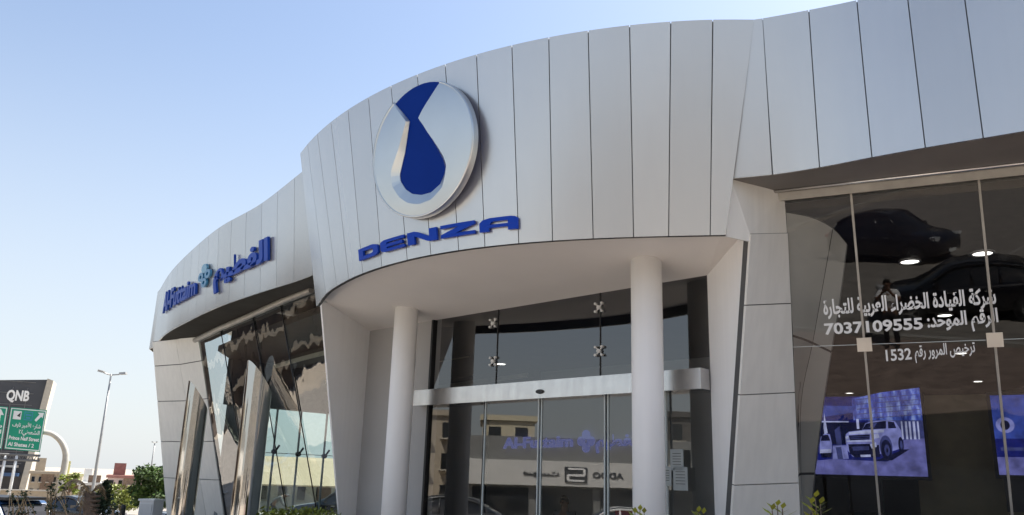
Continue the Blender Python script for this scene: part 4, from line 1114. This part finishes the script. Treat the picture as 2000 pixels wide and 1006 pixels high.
# person inside
ST_ = dict(pelvis=(0, 0, .5), chest=(0, .02, .86), neck=(0, .02, 1.04), head=(0, .04, 1.17), look=(0, 1, 1.17), shl=(-.18, .02, .97), shr=(.18, .02, .97), ell=(-.23, .06, .70), elr=(.23, .06, .70), wrl=(-.12, .28, .62), wrr=(.12, .28, .62),
           hipl=(-.095, .03, .47), hipr=(.095, .03, .47), knl=(-.12, .45, .48), knr=(.12, .45, .48), anl=(-.12, .43, .09), anr=(.12, .43, .09))
p = atd(1104, 970, 16.5); pi_ = person('dark-haired person in grey sitting in the hall behind the sliding doors', (p.x, p.y, .04), R_(150), ST_, m_greyc, m_trous, arms_bare=False)
ch = thing('visitor_chair', 'grey chair in the hall under the sitting person', 'chair', (p.x, p.y, .04), R_(150))
mb = MB(); mb.box((0, .08, .36), (.5, .5, .06)); mb.build('seat', m_greyc, ch)
mb = MB(); mb.box((0, -.2, .68), (.48, .05, .5)); mb.build('backrest', m_greyc, ch)
for sx in (-.2, .2):
    for sy in (-.12, .28): mb = MB(); mb.tube([(sx, sy, 0), (sx, sy, .34)], .016, 8); mb.build('leg', m_steel, ch)
p = atd(1219, 1000, 15.5); rd = thing('display_stand', 'small red display stand inside the doors left of the right column', 'stand', (p.x, p.y, .04), R_(-40))
mb = MB(); mb.box((0, 0, .62), (.36, .04, .95)); mb.build('red_board', m_red, rd)
mb = MB(); mb.box((0, 0, .02), (.4, .3, .03)); mb.box((0, .05, .4), (.05, .05, .75)); mb.build('base', m_black, rd)

# ================================================================== BACKGROUND LEFT
# --- glass tower of the bank
Q0 = atd(62, 905, 112)
bk = thing('office_building', 'dark glass bank building with a beige edge wall and white letters near its top', 'building', (Q0.x - 2.5, Q0.y - 1.1, ST), R_(24))
def px_h(v, D, u=100): return atd(u, v, D).z
BX = 16.0; HT = px_h(742, 112, 95) - ST
mb = MB(); mb.prism([(-BX, -.2, 0), (1.9, -.2, 0), (1.9, 5, 0), (-BX, 5, 0)], [(-BX, -.2, HT - 1.6), (2.8, -.2, HT), (2.8, 5, HT), (-BX, 5, HT - 1.6)])
m_bank = pmat('bank_dark_glass', (.055, .056, .064), rough=.25, var=.15, scale=.6)
m_beige = pmat('beige_stone', (.46, .42, .35), rough=.8, var=.08)
wallb = mb.build('glass_body', m_bank, bk)
mb = MB()
for i in range(9): mb.box((-BX / 2 + .9, -.23, 1.6 + i * 1.32), (BX + 1.6, .06, .07))
for i in range(12): mb.box((-BX + .5 + i * 1.5, -.23, HT / 2 - .5), (.06, .06, HT - 1.2))
mb.build('mullion', m_greyc, wallb)
mb = MB(); mb.prism([(1.95, -.6, 0), (2.6, -.6, 0), (2.6, 4, 0), (1.95, 4, 0)], [(2.85, -.6, HT + .1), (3.5, -.6, HT - .1), (3.5, 4, HT - .1), (2.85, 4, HT + .1)]); mb.build('edge_wall', m_beige, bk)
mb = MB(); mb.box((-BX / 2, -.5, 2.6), (BX + 3, .7, .25)); mb.build('ledge', m_beige, bk)
mb = MB(); mb.box((-BX / 2 + 1, -1.2, 1.7), (BX + 1.5, 2.0, .35)); mb.build('blue_awning', m_cblue, bk)
bsg = place_text('bank_letters', 'QNB', m_letter, bk, lambda x, y, z: V(-1.0 + x * 2.3, -.32 - z, HT - 2.6 + y * 1.6), depth=.1, bold=.035)
mb = MB()
for a in range(6):
    c = V(-2.25 + .5 * math.cos(a * 1.047 + .5), -.3, HT - 2.05 + .5 * math.sin(a * 1.047 + .5)); d = V(-2.25 + .5 * math.cos(a * 1.047 + 1.547), -.3, HT - 2.05 + .5 * math.sin(a * 1.047 + 1.547))
    mb.tube([c, d], .07, 6); mb.tube([c, (-2.25, -.3, HT - 2.05)], .05, 6)
mb.build('bank_emblem', m_letter, bk)

# --- green road signs on a curved arm post
DS = 70.0
def sgn_pt(u, v): return atd(u, v, DS)
def roadsign(P, label, draw, name='road_sign'):
    BLs, BRs, TRs, TLs = P
    x = (BRs - BLs).normalized(); y = (TLs - BLs).normalized(); n = x.cross(y).normalized()
    if n.y > 0: n = -n
    t = thing(name, label, 'road sign', tuple((BLs + BRs) / 2)); O = Vector(t.location)
    def F(a, b, z): return BLs.lerp(BRs, a).lerp(TLs.lerp(TRs, a), b) + n * z - O
    mb = MB(); mb.slab([F(0, 0, 0), F(1, 0, 0), F(1, 1, 0), F(0, 1, 0)], .06); mb.build('panel', m_green, t)
    mb = MB()
    for q in (rc(.02, .02, .98, .04), rc(.02, .96, .98, .98), rc(.02, .04, .045, .96), rc(.955, .04, .98, .96)): mb.face([F(a, b, .008) for a, b in q])
    mb.build('border', m_signw, t, fix=False); draw(t, F); return t
def tx(t, F, name, body, a0, a1, b, h, mat=None, bold=.02):
    place_text(name, body, mat or m_signw, t, lambda x, y, z: F(a0 + (a1 - a0) * x, b + y * h, .012 + z), depth=.006, bold=bold)
def polyp(t, F, name, P, mat):
    mb = MB(); mb.face([F(a, b, .012) for a, b in P]); return mb.build(name, mat, t, fix=False)
def draw1(t, F):
    polyp(t, F, 'badge', rc(.10, .72, .32, .92), m_signw); polyp(t, F, 'badge_mark', [(.2, .80), (.3, .9), (.29, .78)], m_black); 
    mb = MB()
    for q in (rc(.40, .72, .63, .735), rc(.40, .905, .63, .92), rc(.40, .735, .415, .905), rc(.615, .735, .63, .905), rc(.44, .83, .59, .86), rc(.46, .76, .57, .79)): mb.face([F(a, b, .012) for a, b in q])
    mb.build('route_badge', m_teal, t, fix=False)
    polyp(t, F, 'arrow', [(.70, .74), (.75, .70), (.87, .83), (.91, .79), (.93, .93), (.76, .92), (.81, .88)], m_signw)
    tx(t, F, 'arabic_line', ' '.join(shape(q) for q in 'شارع الأمير نايف'.split()[::-1]), .12, .9, .55, .13)
    tx(t, F, 'arabic_line', '٢/' + shape('الشعطي'), .32, .9, .395, .13)
    tx(t, F, 'latin_line', 'Prince Naif Street', .08, .92, .24, .12, bold=.03); tx(t, F, 'latin_line', 'Al Shatea / 2', .08, .8, .09, .12, bold=.03)
S1 = [sgn_pt(8, 877), sgn_pt(78, 883), sgn_pt(92, 801), sgn_pt(21, 795)]
roadsign(S1, 'green road sign with an arrow pointing up to the right and Arabic over Latin lines', draw1)
def draw2(t, F):
    polyp(t, F, 'arrow', [(.78, .62), (.84, .62), (.84, .80), (.92, .80), (.81, .95), (.70, .80), (.78, .80)], m_signw)
    tx(t, F, 'arabic_line', shape('شارع'), .3, .92, .50, .13); tx(t, F, 'arabic_line', shape('الملك'), .3, .92, .36, .13); tx(t, F, 'latin_line', 'Street', .4, .93, .18, .13)
S2 = [sgn_pt(-72, 871), sgn_pt(3, 877), sgn_pt(16, 795), sgn_pt(-58, 789)]
roadsign(S2, 'green road sign cut off by the left photo edge, with an upright white arrow', draw2)
a, b = sgn_pt(-75, 884), sgn_pt(76, 890)
gt = thing('sign_gantry', 'truss beam with curved beige arm pole that carries the green road signs', 'sign gantry', (sgn_pt(112, 905).x, sgn_pt(112, 905).y, ST)); GOo = Vector(gt.location)
arm = [sgn_pt(60, 842), sgn_pt(88, 845), sgn_pt(103, 852), sgn_pt(115, 865), sgn_pt(122, 884), sgn_pt(121, 905), sgn_pt(114, 940)]
_bt = arm[-1] + (arm[-1] - arm[-2]) * ((arm[-1].z - ST) / max(.01, arm[-2].z - arm[-1].z)); arm = [p + V(.05, .35, 0) for p in arm] 
fine = [crom([tuple(p) for p in arm], 6 * i / 36) for i in range(37)] + [V(arm[-1].x - .1, arm[-1].y, ST)]
mb = MB(); mb.tube([p - GOo for p in fine], [.17 + .08 * i / 37 for i in range(38)], 14); mb.build('arm_pole', m_pole, gt)
mb = MB(); mb.tube([a - GOo + V(0, .2, 0), b - GOo + V(0, .2, 0)], .08, 8); mb.tube([a - GOo + V(0, .2, -.36), b - GOo + V(0, .2, -.36)], .08, 8)
for i in range(12):
    p = a.lerp(b, i / 12) + V(0, .2, -.36) - GOo; q = a.lerp(b, (i + .5) / 12) + V(0, .2, 0) - GOo; r = a.lerp(b, (i + 1) / 12) + V(0, .2, -.36) - GOo; mb.tube([p, q, r], .04, 5)
mb.build('truss', m_greyc, gt)
for (u, v, u2) in ((30, 888, 17), (8, 888, -4)):
    p = sgn_pt(u, v) + V(0, .2, 0) - GOo; mb = MB(); mb.tube([p, V(p.x - .05, p.y, 0)], .10, 8); mb.build('support_post', m_signw, gt)

# --- street lamps
def street_lamp(ub, vb, ut, vt, D, label, arms, r=.11):
    pt = atd(ut, vt, D); e = thing('street_lamp', label, 'street lamp', (pt.x, pt.y, ST)); h = pt.z - ST
    mb = MB(); mb.tube([(0, 0, 0), (0, 0, .6), (0, 0, h * .5), (0, 0, h)], [r * 1.3, r * 1.1, r * .8, r * .5], 12); mb.build('pole', m_galv, e)
    for u, v in arms:
        q = atd(u, v, D) - Vector(e.location); d = V(q.x, q.y, q.z)
        mb = MB(); mb.tube([(0, 0, h - .05), V(0, 0, h).lerp(d, .5) + V(0, 0, -.05), V(0, 0, h).lerp(d, .62)], r * .4, 8); mb.build('arm', m_galv, e)
        s_ = V(0, 0, h).lerp(d, .58); mb = MB(); dv = (d - s_).normalized(); mb.box((s_ + d) / 2, ((d - s_).length, .30, .13), ax=(dv, V(0, 1, 0), dv.cross(V(0, 1, 0)).normalized())); hd_ = mb.build('lamp_head', m_galv, e)
street_lamp(183, 950, 217, 731, 58, 'tall twin-arm street lamp rising over the left street', [(193, 724), (247, 729)], r=.10)
street_lamp(294, 930, 302.5, 864, 120, 'small distant street lamp above the green tree', [(308, 863), (297, 863)], r=.13)

# --- low houses
def house(label, u0, u1, vtop, D, mat, ry=0, depth=9, storeys=2, win=4, roof=None, name='house'):
    a, b = atd(u0, 910, D), atd(u1, 910, D); c = (a + b) / 2; Wd = (b - a).length; zt = atd((u0 + u1) / 2, vtop, D).z - ST
    e = thing(name, label, 'house', (c.x, c.y, ST), math.atan2((b - a).y, (b - a).x) + ry)
    mb = MB(); mb.box((0, depth / 2, zt / 2), (Wd, depth, zt)); wl_ = mb.build('wall', mat, e)
    mb = MB(); mb.box((0, depth / 2, zt + .12), (Wd + .3, depth + .3, .24)); mb.box((-Wd * .2, depth * .5, zt + .8), (Wd * .35, 3, 1.2)); mb.build('roof', roof or mat, e)
    for s_ in range(storeys):
        for i in range(win):
            x = -Wd / 2 + Wd * (i + .5) / win; z = (s_ + .55) * zt / storeys
            mb = MB(); mb.box((x, -.03, z), (Wd / win * .42, .08, zt / storeys * .42)); mb.build('window', m_cwin, e)
            mb = MB(); mb.box((x, -.12, z - zt / storeys * .24), (Wd / win * .5, .2, .08)); mb.build('sill', m_beige, e)
    mb = MB(); mb.box((Wd * .12, -.04, 1.05), (1.0, .1, 2.1)); mb.build('door', m_bark, e)
    return e
m_tan = pmat('tan_render', (.40, .34, .26), rough=.85, var=.06); m_cream = pmat('cream_render', (.56, .50, .36), rough=.85, var=.05); m_yel = pmat('yellow_render', (.55, .52, .28), rough=.85, var=.05)
m_pink = pmat('pink_render', (.46, .36, .33), rough=.85, var=.06); m_redroof = pmat('red_roof', (.26, .12, .10), rough=.8, var=.15); m_whiter = pmat('white_render', (.62, .61, .58), rough=.85, var=.05)
house('tan low house with a flat roof next to the bank building', 62, 118, 926, 86, m_tan, win=4)
house('cream house with a yellow upper floor left of the tall street lamp', 112, 165, 930, 92, m_cream, roof=m_yel, win=3)
house('small white house behind the tall street lamp', 160, 206, 948, 84, m_whiter, win=3)
house('pale pink house with dark red roof edge left of the tree', 214, 282, 934, 90, m_pink, roof=m_redroof, win=4)
aw = house('long low building with a broad tan awning seen through the corner glass', 500, 720, 930, 66, m_whiter, win=6, storeys=1, depth=10, name='shop_building')
mb = MB(); W2 = 7; mb.prism([(-W2, -3.4, 1.9), (W2, -3.4, 1.9), (W2, 0, 3.75), (-W2, 0, 3.75)], [(-W2, -3.4, 2.0), (W2, -3.4, 2.0), (W2 - 2.2, .6, 4.0), (-W2 + 1, .6, 4.0)]); mb.build('awning', pmat('tan_awning', (.50, .37, .24), rough=.85, var=.06), aw)
# fence wall along the street
fw_ = thing('boundary_wall', 'long low grey wall along the far side of the left street', 'wall', (-44, 66, ST), R_(20))
mb = MB(); mb.box((10, 0, .4), (46, .25, .8)); mb.build('wall_body', m_tan, fw_)
mb = MB(); mb.box((10, 0, .85), (46.1, .4, .1)); mb.build('coping', m_kerb, fw_)

# ================================================================== PLANTS
def leaf_cloud(mb, c, rad, n, size, rng, squash=1.0, droop=0.0):
    for _ in range(n):
        while True:
            d = V(rng.uniform(-1, 1), rng.uniform(-1, 1), rng.uniform(-1, 1))
            if .15 < d.length < 1: break
        p = Vector(c) + V(d.x * rad, d.y * rad, d.z * rad * squash)
        a = V(rng.gauss(0, 1), rng.gauss(0, 1), rng.gauss(0, .6) - droop).normalized(); b = a.orthogonal().normalized(); b.rotate(Matrix.Rotation(rng.uniform(0, 6.28), 3, a))
        s_ = size * rng.uniform(.6, 1.3)
        mb.face([p - b * s_ * .3, p + a * s_ * .5, p + b * s_ * .3, p + a * s_ * 1.1][0:1] + [p + a * s_ * .45 - b * s_ * .32, p + a * s_ * 1.05, p + a * s_ * .45 + b * s_ * .32])
def tree(label, loc, h, cr, n, mat, seed, size=.22, name='tree', clumps=14):
    rng = random.Random(seed); e = thing(name, label, 'tree', loc)
    tr = MB(); top = V(rng.uniform(-.3, .3), rng.uniform(-.3, .3), h * .55)
    tr.tube([(0, 0, 0), (.05, 0, h * .2), top * .7, top], [h * .05, h * .038, h * .03, h * .02], 10)
    cl = []
    for i in range(clumps):
        a = 6.283 * i / clumps + rng.uniform(-.4, .4); rr_ = cr * rng.uniform(.15, .8); z = h * rng.uniform(.42, .92)
        c = V(math.cos(a) * rr_, math.sin(a) * rr_, z); cl.append(c)
        st_ = top * rng.uniform(.5, 1); tr.tube([st_, st_.lerp(c, .5) + V(0, 0, .1), c], [h * .016, h * .011, h * .004], 6)
    tr.build('trunk', m_bark, e)
    cw_ = MB()
    for c in cl: leaf_cloud(cw_, c, cr * rng.uniform(.26, .44), n // clumps, size, rng, .75)
    cw_.build('crown', mat, e, fix=False); return e
p = atd(303, 950, 46); tree('bushy green tree beside the silver end leg of the showroom', (p.x, p.y, ST), 3.0, 1.3, 6200, m_leaf, 5, .17, clumps=22)
p = atd(238, 970, 52); tree('low yellow-green shrub in front of the pink house', (p.x, p.y, ST), 1.85, 1.25, 2200, m_leafy, 8, .15, name='shrub', clumps=14)
p = atd(137, 955, 62); tree('small yellow-green tree in front of the cream house', (p.x, p.y, ST), 2.9, .7, 700, m_leafy, 9, .18, clumps=8)
# dry palm with arched dead frond
def frond(mb, pts, wd, n, rng):
    P = [crom([tuple(q) for q in pts], (len(pts) - 1) * i / 24) for i in range(25)]
    mb.tube(P, [.022 * (1 - .7 * i / 24) for i in range(25)], 6)
    for i in range(2, 25):
        t = (P[i] - P[i - 1]).normalized(); sd = t.cross(V(0, 0, 1)); sd = sd.normalized() if sd.length > .01 else V(1, 0, 0)
        for s_ in (-1, 1):
            L = wd * math.sin(math.pi * (i + 2) / 28) * rng.uniform(.7, 1.15); tip = P[i] + sd * s_ * L * .6 + t * L * .5 + V(0, 0, -L * rng.uniform(.4, .8)); wv = t * .025
            mb.face([P[i] - wv, P[i] + wv, tip])
DP = 19.0
p0 = atd(178, 1003, DP); dp = thing('dry_palm', 'dry brown palm with an arched dead frond at the lower left', 'palm', (p0.x, p0.y, gz(p0.x, p0.y))); PO = Vector(dp.location)
mb = MB(); tp = atd(176, 962, DP) - PO; mb.tube([(0, 0, 0), (.03, 0, .5), tp * .8, tp], [.13, .12, .12, .10], 12)
for k in range(9):
    z = tp.z * (.3 + k * .08); mb.tube([(0, 0, z - .03), (0, 0, z + .02)], [.12, .145], 10)
mb.build('trunk', m_bark, dp)
rng = random.Random(4)
for pix in (((173, 962), (162, 944), (145, 937), (128, 948), (118, 975)), ((178, 962), (172, 950), (160, 955), (150, 985)), ((180, 962), (192, 948), (200, 950), (207, 975)), ((175, 963), (168, 958), (160, 975), (156, 1003))):
    mb = MB(); frond(mb, [atd(u, v, DP + rng.uniform(-.3, .3)) - PO for u, v in pix], .16, 20, rng); mb.build('dead_frond', m_dry, dp, fix=False)
# dark upright plant
p0 = atd(201, 1003, 20.0); cy = thing('dark_shrub', 'dark upright shrub right beside the dry palm', 'shrub', (p0.x, p0.y, gz(p0.x, p0.y))); PO = Vector(cy.location)
mb = MB(); mb.tube([(0, 0, 0), (.02, 0, .6), atd(203, 950, 20) - PO], [.05, .04, .012], 8); mb.build('stem', m_bark, cy)
mb = MB()
for u, v, r in ((192, 1000, .20), (202, 995, .20), (196, 985, .17), (206, 980, .14), (200, 970, .14), (206, 962, .11), (203, 952, .08), (208, 945, .05), (190, 975, .1)):
    leaf_cloud(mb, atd(u, v, 20.0) - PO, r, 110, .085, rng, 1.1)
mb.build('foliage', m_leafd, cy, fix=False)
# bare grey-green bushes along the bottom left
def twig_bush(label, u0, u1, vt, D, n, seed):
    rng = random.Random(seed); p0 = atd((u0 + u1) / 2, 1003, D); e = thing('bare_bush', label, 'bush', (p0.x, p0.y, gz(p0.x, p0.y))); O = Vector(e.location); mb = MB(); lf = MB()
    for i in range(n):
        b_ = V(rng.uniform(-.25, .25), rng.uniform(-.2, .2), 0); tip = atd(rng.uniform(u0, u1), vt + abs(rng.gauss(0, 14)), D) - O; m1 = b_.lerp(tip, .5) + V(rng.uniform(-.15, .15), 0, .12)
        P = [crom([tuple(b_), tuple(m1), tuple(tip)], 2 * k / 8) for k in range(9)]; mb.tube(P, [.016 - .0013 * k for k in range(9)], 5)
        for k in (5, 8): leaf_cloud(lf, P[k], .07, 5, .06, rng)
    mb.build('twigs', m_dry, e); lf.build('leaves', m_leafd, e, fix=False)
twig_bush('sparse bush with bare twigs in front of the blue van', 18, 62, 962, 17.5, 16, 21)
twig_bush('sparse bush with bare twigs just right of the blue van', 92, 128, 945, 18.5, 14, 22)
twig_bush('sparse low bush between the dark shrub and the dark post', 212, 236, 985, 18, 12, 23)
# low hedge at the foot of the corner glass
def hedge(label, pix, D, mat, n, size, r, seed, name='low_hedge'):
    rng = random.Random(seed); q = [atd(u, v, D) for u, v in pix]; c = q[len(q) // 2]; e = thing(name, label, 'hedge', (c.x, c.y, gz(c.x, c.y))); O = Vector(e.location); mb = MB(); tw = MB()
    for p in q:
        z0 = p.z - r
        while z0 > 0: leaf_cloud(mb, V(p.x, p.y, z0) - O, r * 1.1, n, size, rng); z0 -= r * 1.2
        tw.tube([V(p.x, p.y, 0) - O, V(p.x + .04, p.y, p.z - r) - O], .012, 5)
    tw.build('stems', m_bark, e); mb.build('leaves', mat, e, fix=False)
hedge('low yellow-green hedge at the foot of the corner glass', [(522 + i * 9, 990 + (i * 7 % 5) * 2) for i in range(15)], 15.6, m_leafy, 110, .075, .17, 31)
def tip_plant(label, pix, D, seed):
    rng = random.Random(seed); u0, v0 = pix[0]; p0 = atd(u0, 1003, D); e = thing('yellow_plant', label, 'plant', (p0.x, p0.y, 0)); O = Vector(e.location); st_ = MB(); lf = MB()
    for u, v in pix:
        t = atd(u, v, D) - O; b_ = V(rng.uniform(-.05, .05), rng.uniform(-.05, .05), 0); st_.tube([b_, b_.lerp(t, .5) + V(.02, 0, 0), t], [.012, .01, .005], 6)
        for k in range(16):
            p = b_.lerp(t, .55 + .45 * k / 15); a = k * 2.4; d = V(math.cos(a), math.sin(a), .55).normalized(); L = .12 + .04 * rng.random(); sd = d.cross(V(0, 0, 1)).normalized() * .028
            lf.face([p, p + d * L * .5 + sd, p + d * L, p + d * L * .5 - sd])
    st_.build('stems', m_bark, e); lf.build('leaves', m_tip, e, fix=False)
tip_plant('yellow-green plant tip at the foot of the silver pilaster', [(1518, 988), (1528, 994), (1508, 997)], 8.6, 41)
tip_plant('taller yellow-green plant tip in front of the tinted window corner', [(1592, 972), (1584, 984), (1602, 985)], 8.6, 42)
tip_plant('small yellow-green plant tip in front of the right white column', [(1250, 998), (1240, 1003), (1258, 1003)], 9.6, 43)
tip_plant('small yellow-green plant tip right of the right white column', [(1364, 1001), (1374, 1004)], 9.6, 44)
# cabinet and post at the left
p = atd(297, 978, 24); cb = thing('utility_cabinet', 'pale utility cabinet beside the foot of the silver end leg', 'cabinet', (p.x, p.y, gz(p.x, p.y)), R_(-15)); hh = p.z - gz(p.x, p.y)
mb = MB(); mb.box((0, 0, hh / 2), (.42, .4, hh)); mb.build('case', m_cwhite, cb)
mb = MB(); mb.box((0, 0, hh + .02), (.48, .46, .05)); mb.build('lid', m_cwhite, cb)
mb = MB(); mb.box((0, -.21, hh * .5), (.36, .02, hh * .8)); mb.build('door', m_whiter, cb)
p = atd(242, 986, 24); bo = thing('dark_post', 'short dark post left of the pale cabinet', 'post', (p.x, p.y, gz(p.x, p.y))); hh = p.z - gz(p.x, p.y)
mb = MB(); mb.tube([(0, 0, 0), (0, 0, hh * .9), (0, 0, hh)], [.06, .06, .045], 12); mb.build('shaft', m_black, bo)
mb = MB(); mb.tube([(0, 0, 0), (0, 0, .05)], .1, 12); mb.build('base', m_black, bo)

# ================================================================== ACROSS THE STREET (mirrored in the glass; the last row is unseen)
XO = -42.0
op = thing('opposite_showroom', 'grey showroom across the left street with a white sign band, mirrored in the sliding doors', 'showroom', (XO, 0, ST), R_(90))
# local x runs along world +y, local y runs to world -x; the street front is at local y = 0
mb = MB(); mb.box((0, 6, 2.8), (30, 12, 5.6)); wl2 = mb.build('wall', pmat('grey_front', (.20, .20, .19), rough=.6), op)
mb = MB(); mb.box((0, -.25, 3.3), (30, .5, 1.55)); mb.build('sign_band', m_whiter, op)
for i in range(7):
    mb = MB(); mb.box((-12.6 + i * 4.2, -.05, 1.2), (3.7, .1, 2.3)); mb.build('shop_window', m_cwin, op)
lg = thing('shop_sign', 'dark square S emblem with lettering on the white band, mirrored in the doors', 'sign', (XO + .52, 7.7, ST + 3.25), R_(90))
mb = MB(); mb.box((0, -.03, 0), (1.45, .06, .95)); mb.build('emblem_plate', m_cgrey, lg)
extr = [[(-.55, .3), (.5, .3), (.5, .42), (-.5, .42), (-.62, .34), (-.62, -.02), (-.5, -.1), (.42, -.1), (.42, -.3), (-.55, -.3), (-.55, -.42), (.5, -.42), (.6, -.34), (.6, -.04), (.5, .04), (-.45, .04), (-.45, .3)]]
extruded(extr, lambda x, y, z: V(x, -.065 + z, y), -.03, .0, m_letter, 'emblem_s', lg)
place_text('latin_lettering', 'ADOO', m_cgrey, lg, lambda x, y, z: V(-3.1 + x * 2.0, -.02 - z, -.15 + y * .5), depth=.03, bold=.03)
place_text('arabic_lettering', shape('سوست'), m_cgrey, lg, lambda x, y, z: V(1.1 + x * 2.3, -.02 - z, -.1 + y * .5), depth=.03, bold=.03)
def block(label, x, y, wd, dp_, h, mat, rz, st_, n):
    e = thing('apartment_building', label, 'building', (x, y, ST), rz); mb = MB(); mb.box((0, dp_ / 2, h / 2), (wd, dp_, h)); mb.build('wall', mat, e)
    mb = MB(); mb.box((0, dp_ / 2, h + .3), (wd + .5, dp_ + .5, .5)); mb.build('parapet', mat, e)
    for s_ in range(st_):
        for i in range(n):
            X = -wd / 2 + wd * (i + .5) / n; Z = h * (s_ + .55) / st_
            mb = MB(); mb.box((X, -.02, Z), (wd / n * .45, .1, h / st_ * .5)); w_ = mb.build('window', m_cwin, e)
            mb = MB(); mb.box((X, -.35, Z - h / st_ * .28), (wd / n * .62, .7, .12)); mb.build('balcony', m_beige, e)
block('tan apartment block across the street, mirrored in the left of the entrance glass', -62, 20.5, 9, 10, 8.2, m_tan, R_(90), 3, 4)
block('cream apartment block across the street, mirrored left of the first sliding door', -66, 11.5, 5, 10, 8.2, m_cream, R_(90), 3, 2)
block('dark grey block behind the opposite showroom, mirrored right of the blue lettering', -60, -6.5, 9, 9, 8.6, pmat('dark_render', (.10, .09, .08), rough=.8), R_(90), 3, 4)

e = thing('apartment_building', 'long brown apartment block with cream balcony bands, mirrored in the leaning glass', 'building', (-52, 38, ST), R_(30))
m_brown = pmat('brown_render', (.085, .062, .05), rough=.8, var=.15)
mb = MB(); mb.box((0, 7, 5.5), (40, 14, 11)); mb.build('wall', m_brown, e)
for i in range(4):
    z = 1.8 + i * 2.9
    mb = MB(); mb.box((0, -.5, z), (40.4, 1.1, .45)); mb.build('balcony_band', m_tan, e)
for i in range(9):
    mb = MB(); mb.box((-18 + i * 4.5, -.2, 5.4), (.5, .5, 10.6)); mb.build('pier', m_brown, e)

block('unseen grey-beige apartment row with dark windows, added behind the photographer for bounce light', 0, -52, 90, 12, 15, pmat('grey_beige_render', (.36, .345, .32), rough=.85, var=.06), R_(180), 4, 16)  # unseen row added behind the camera for frontal bounce and fascia reflections
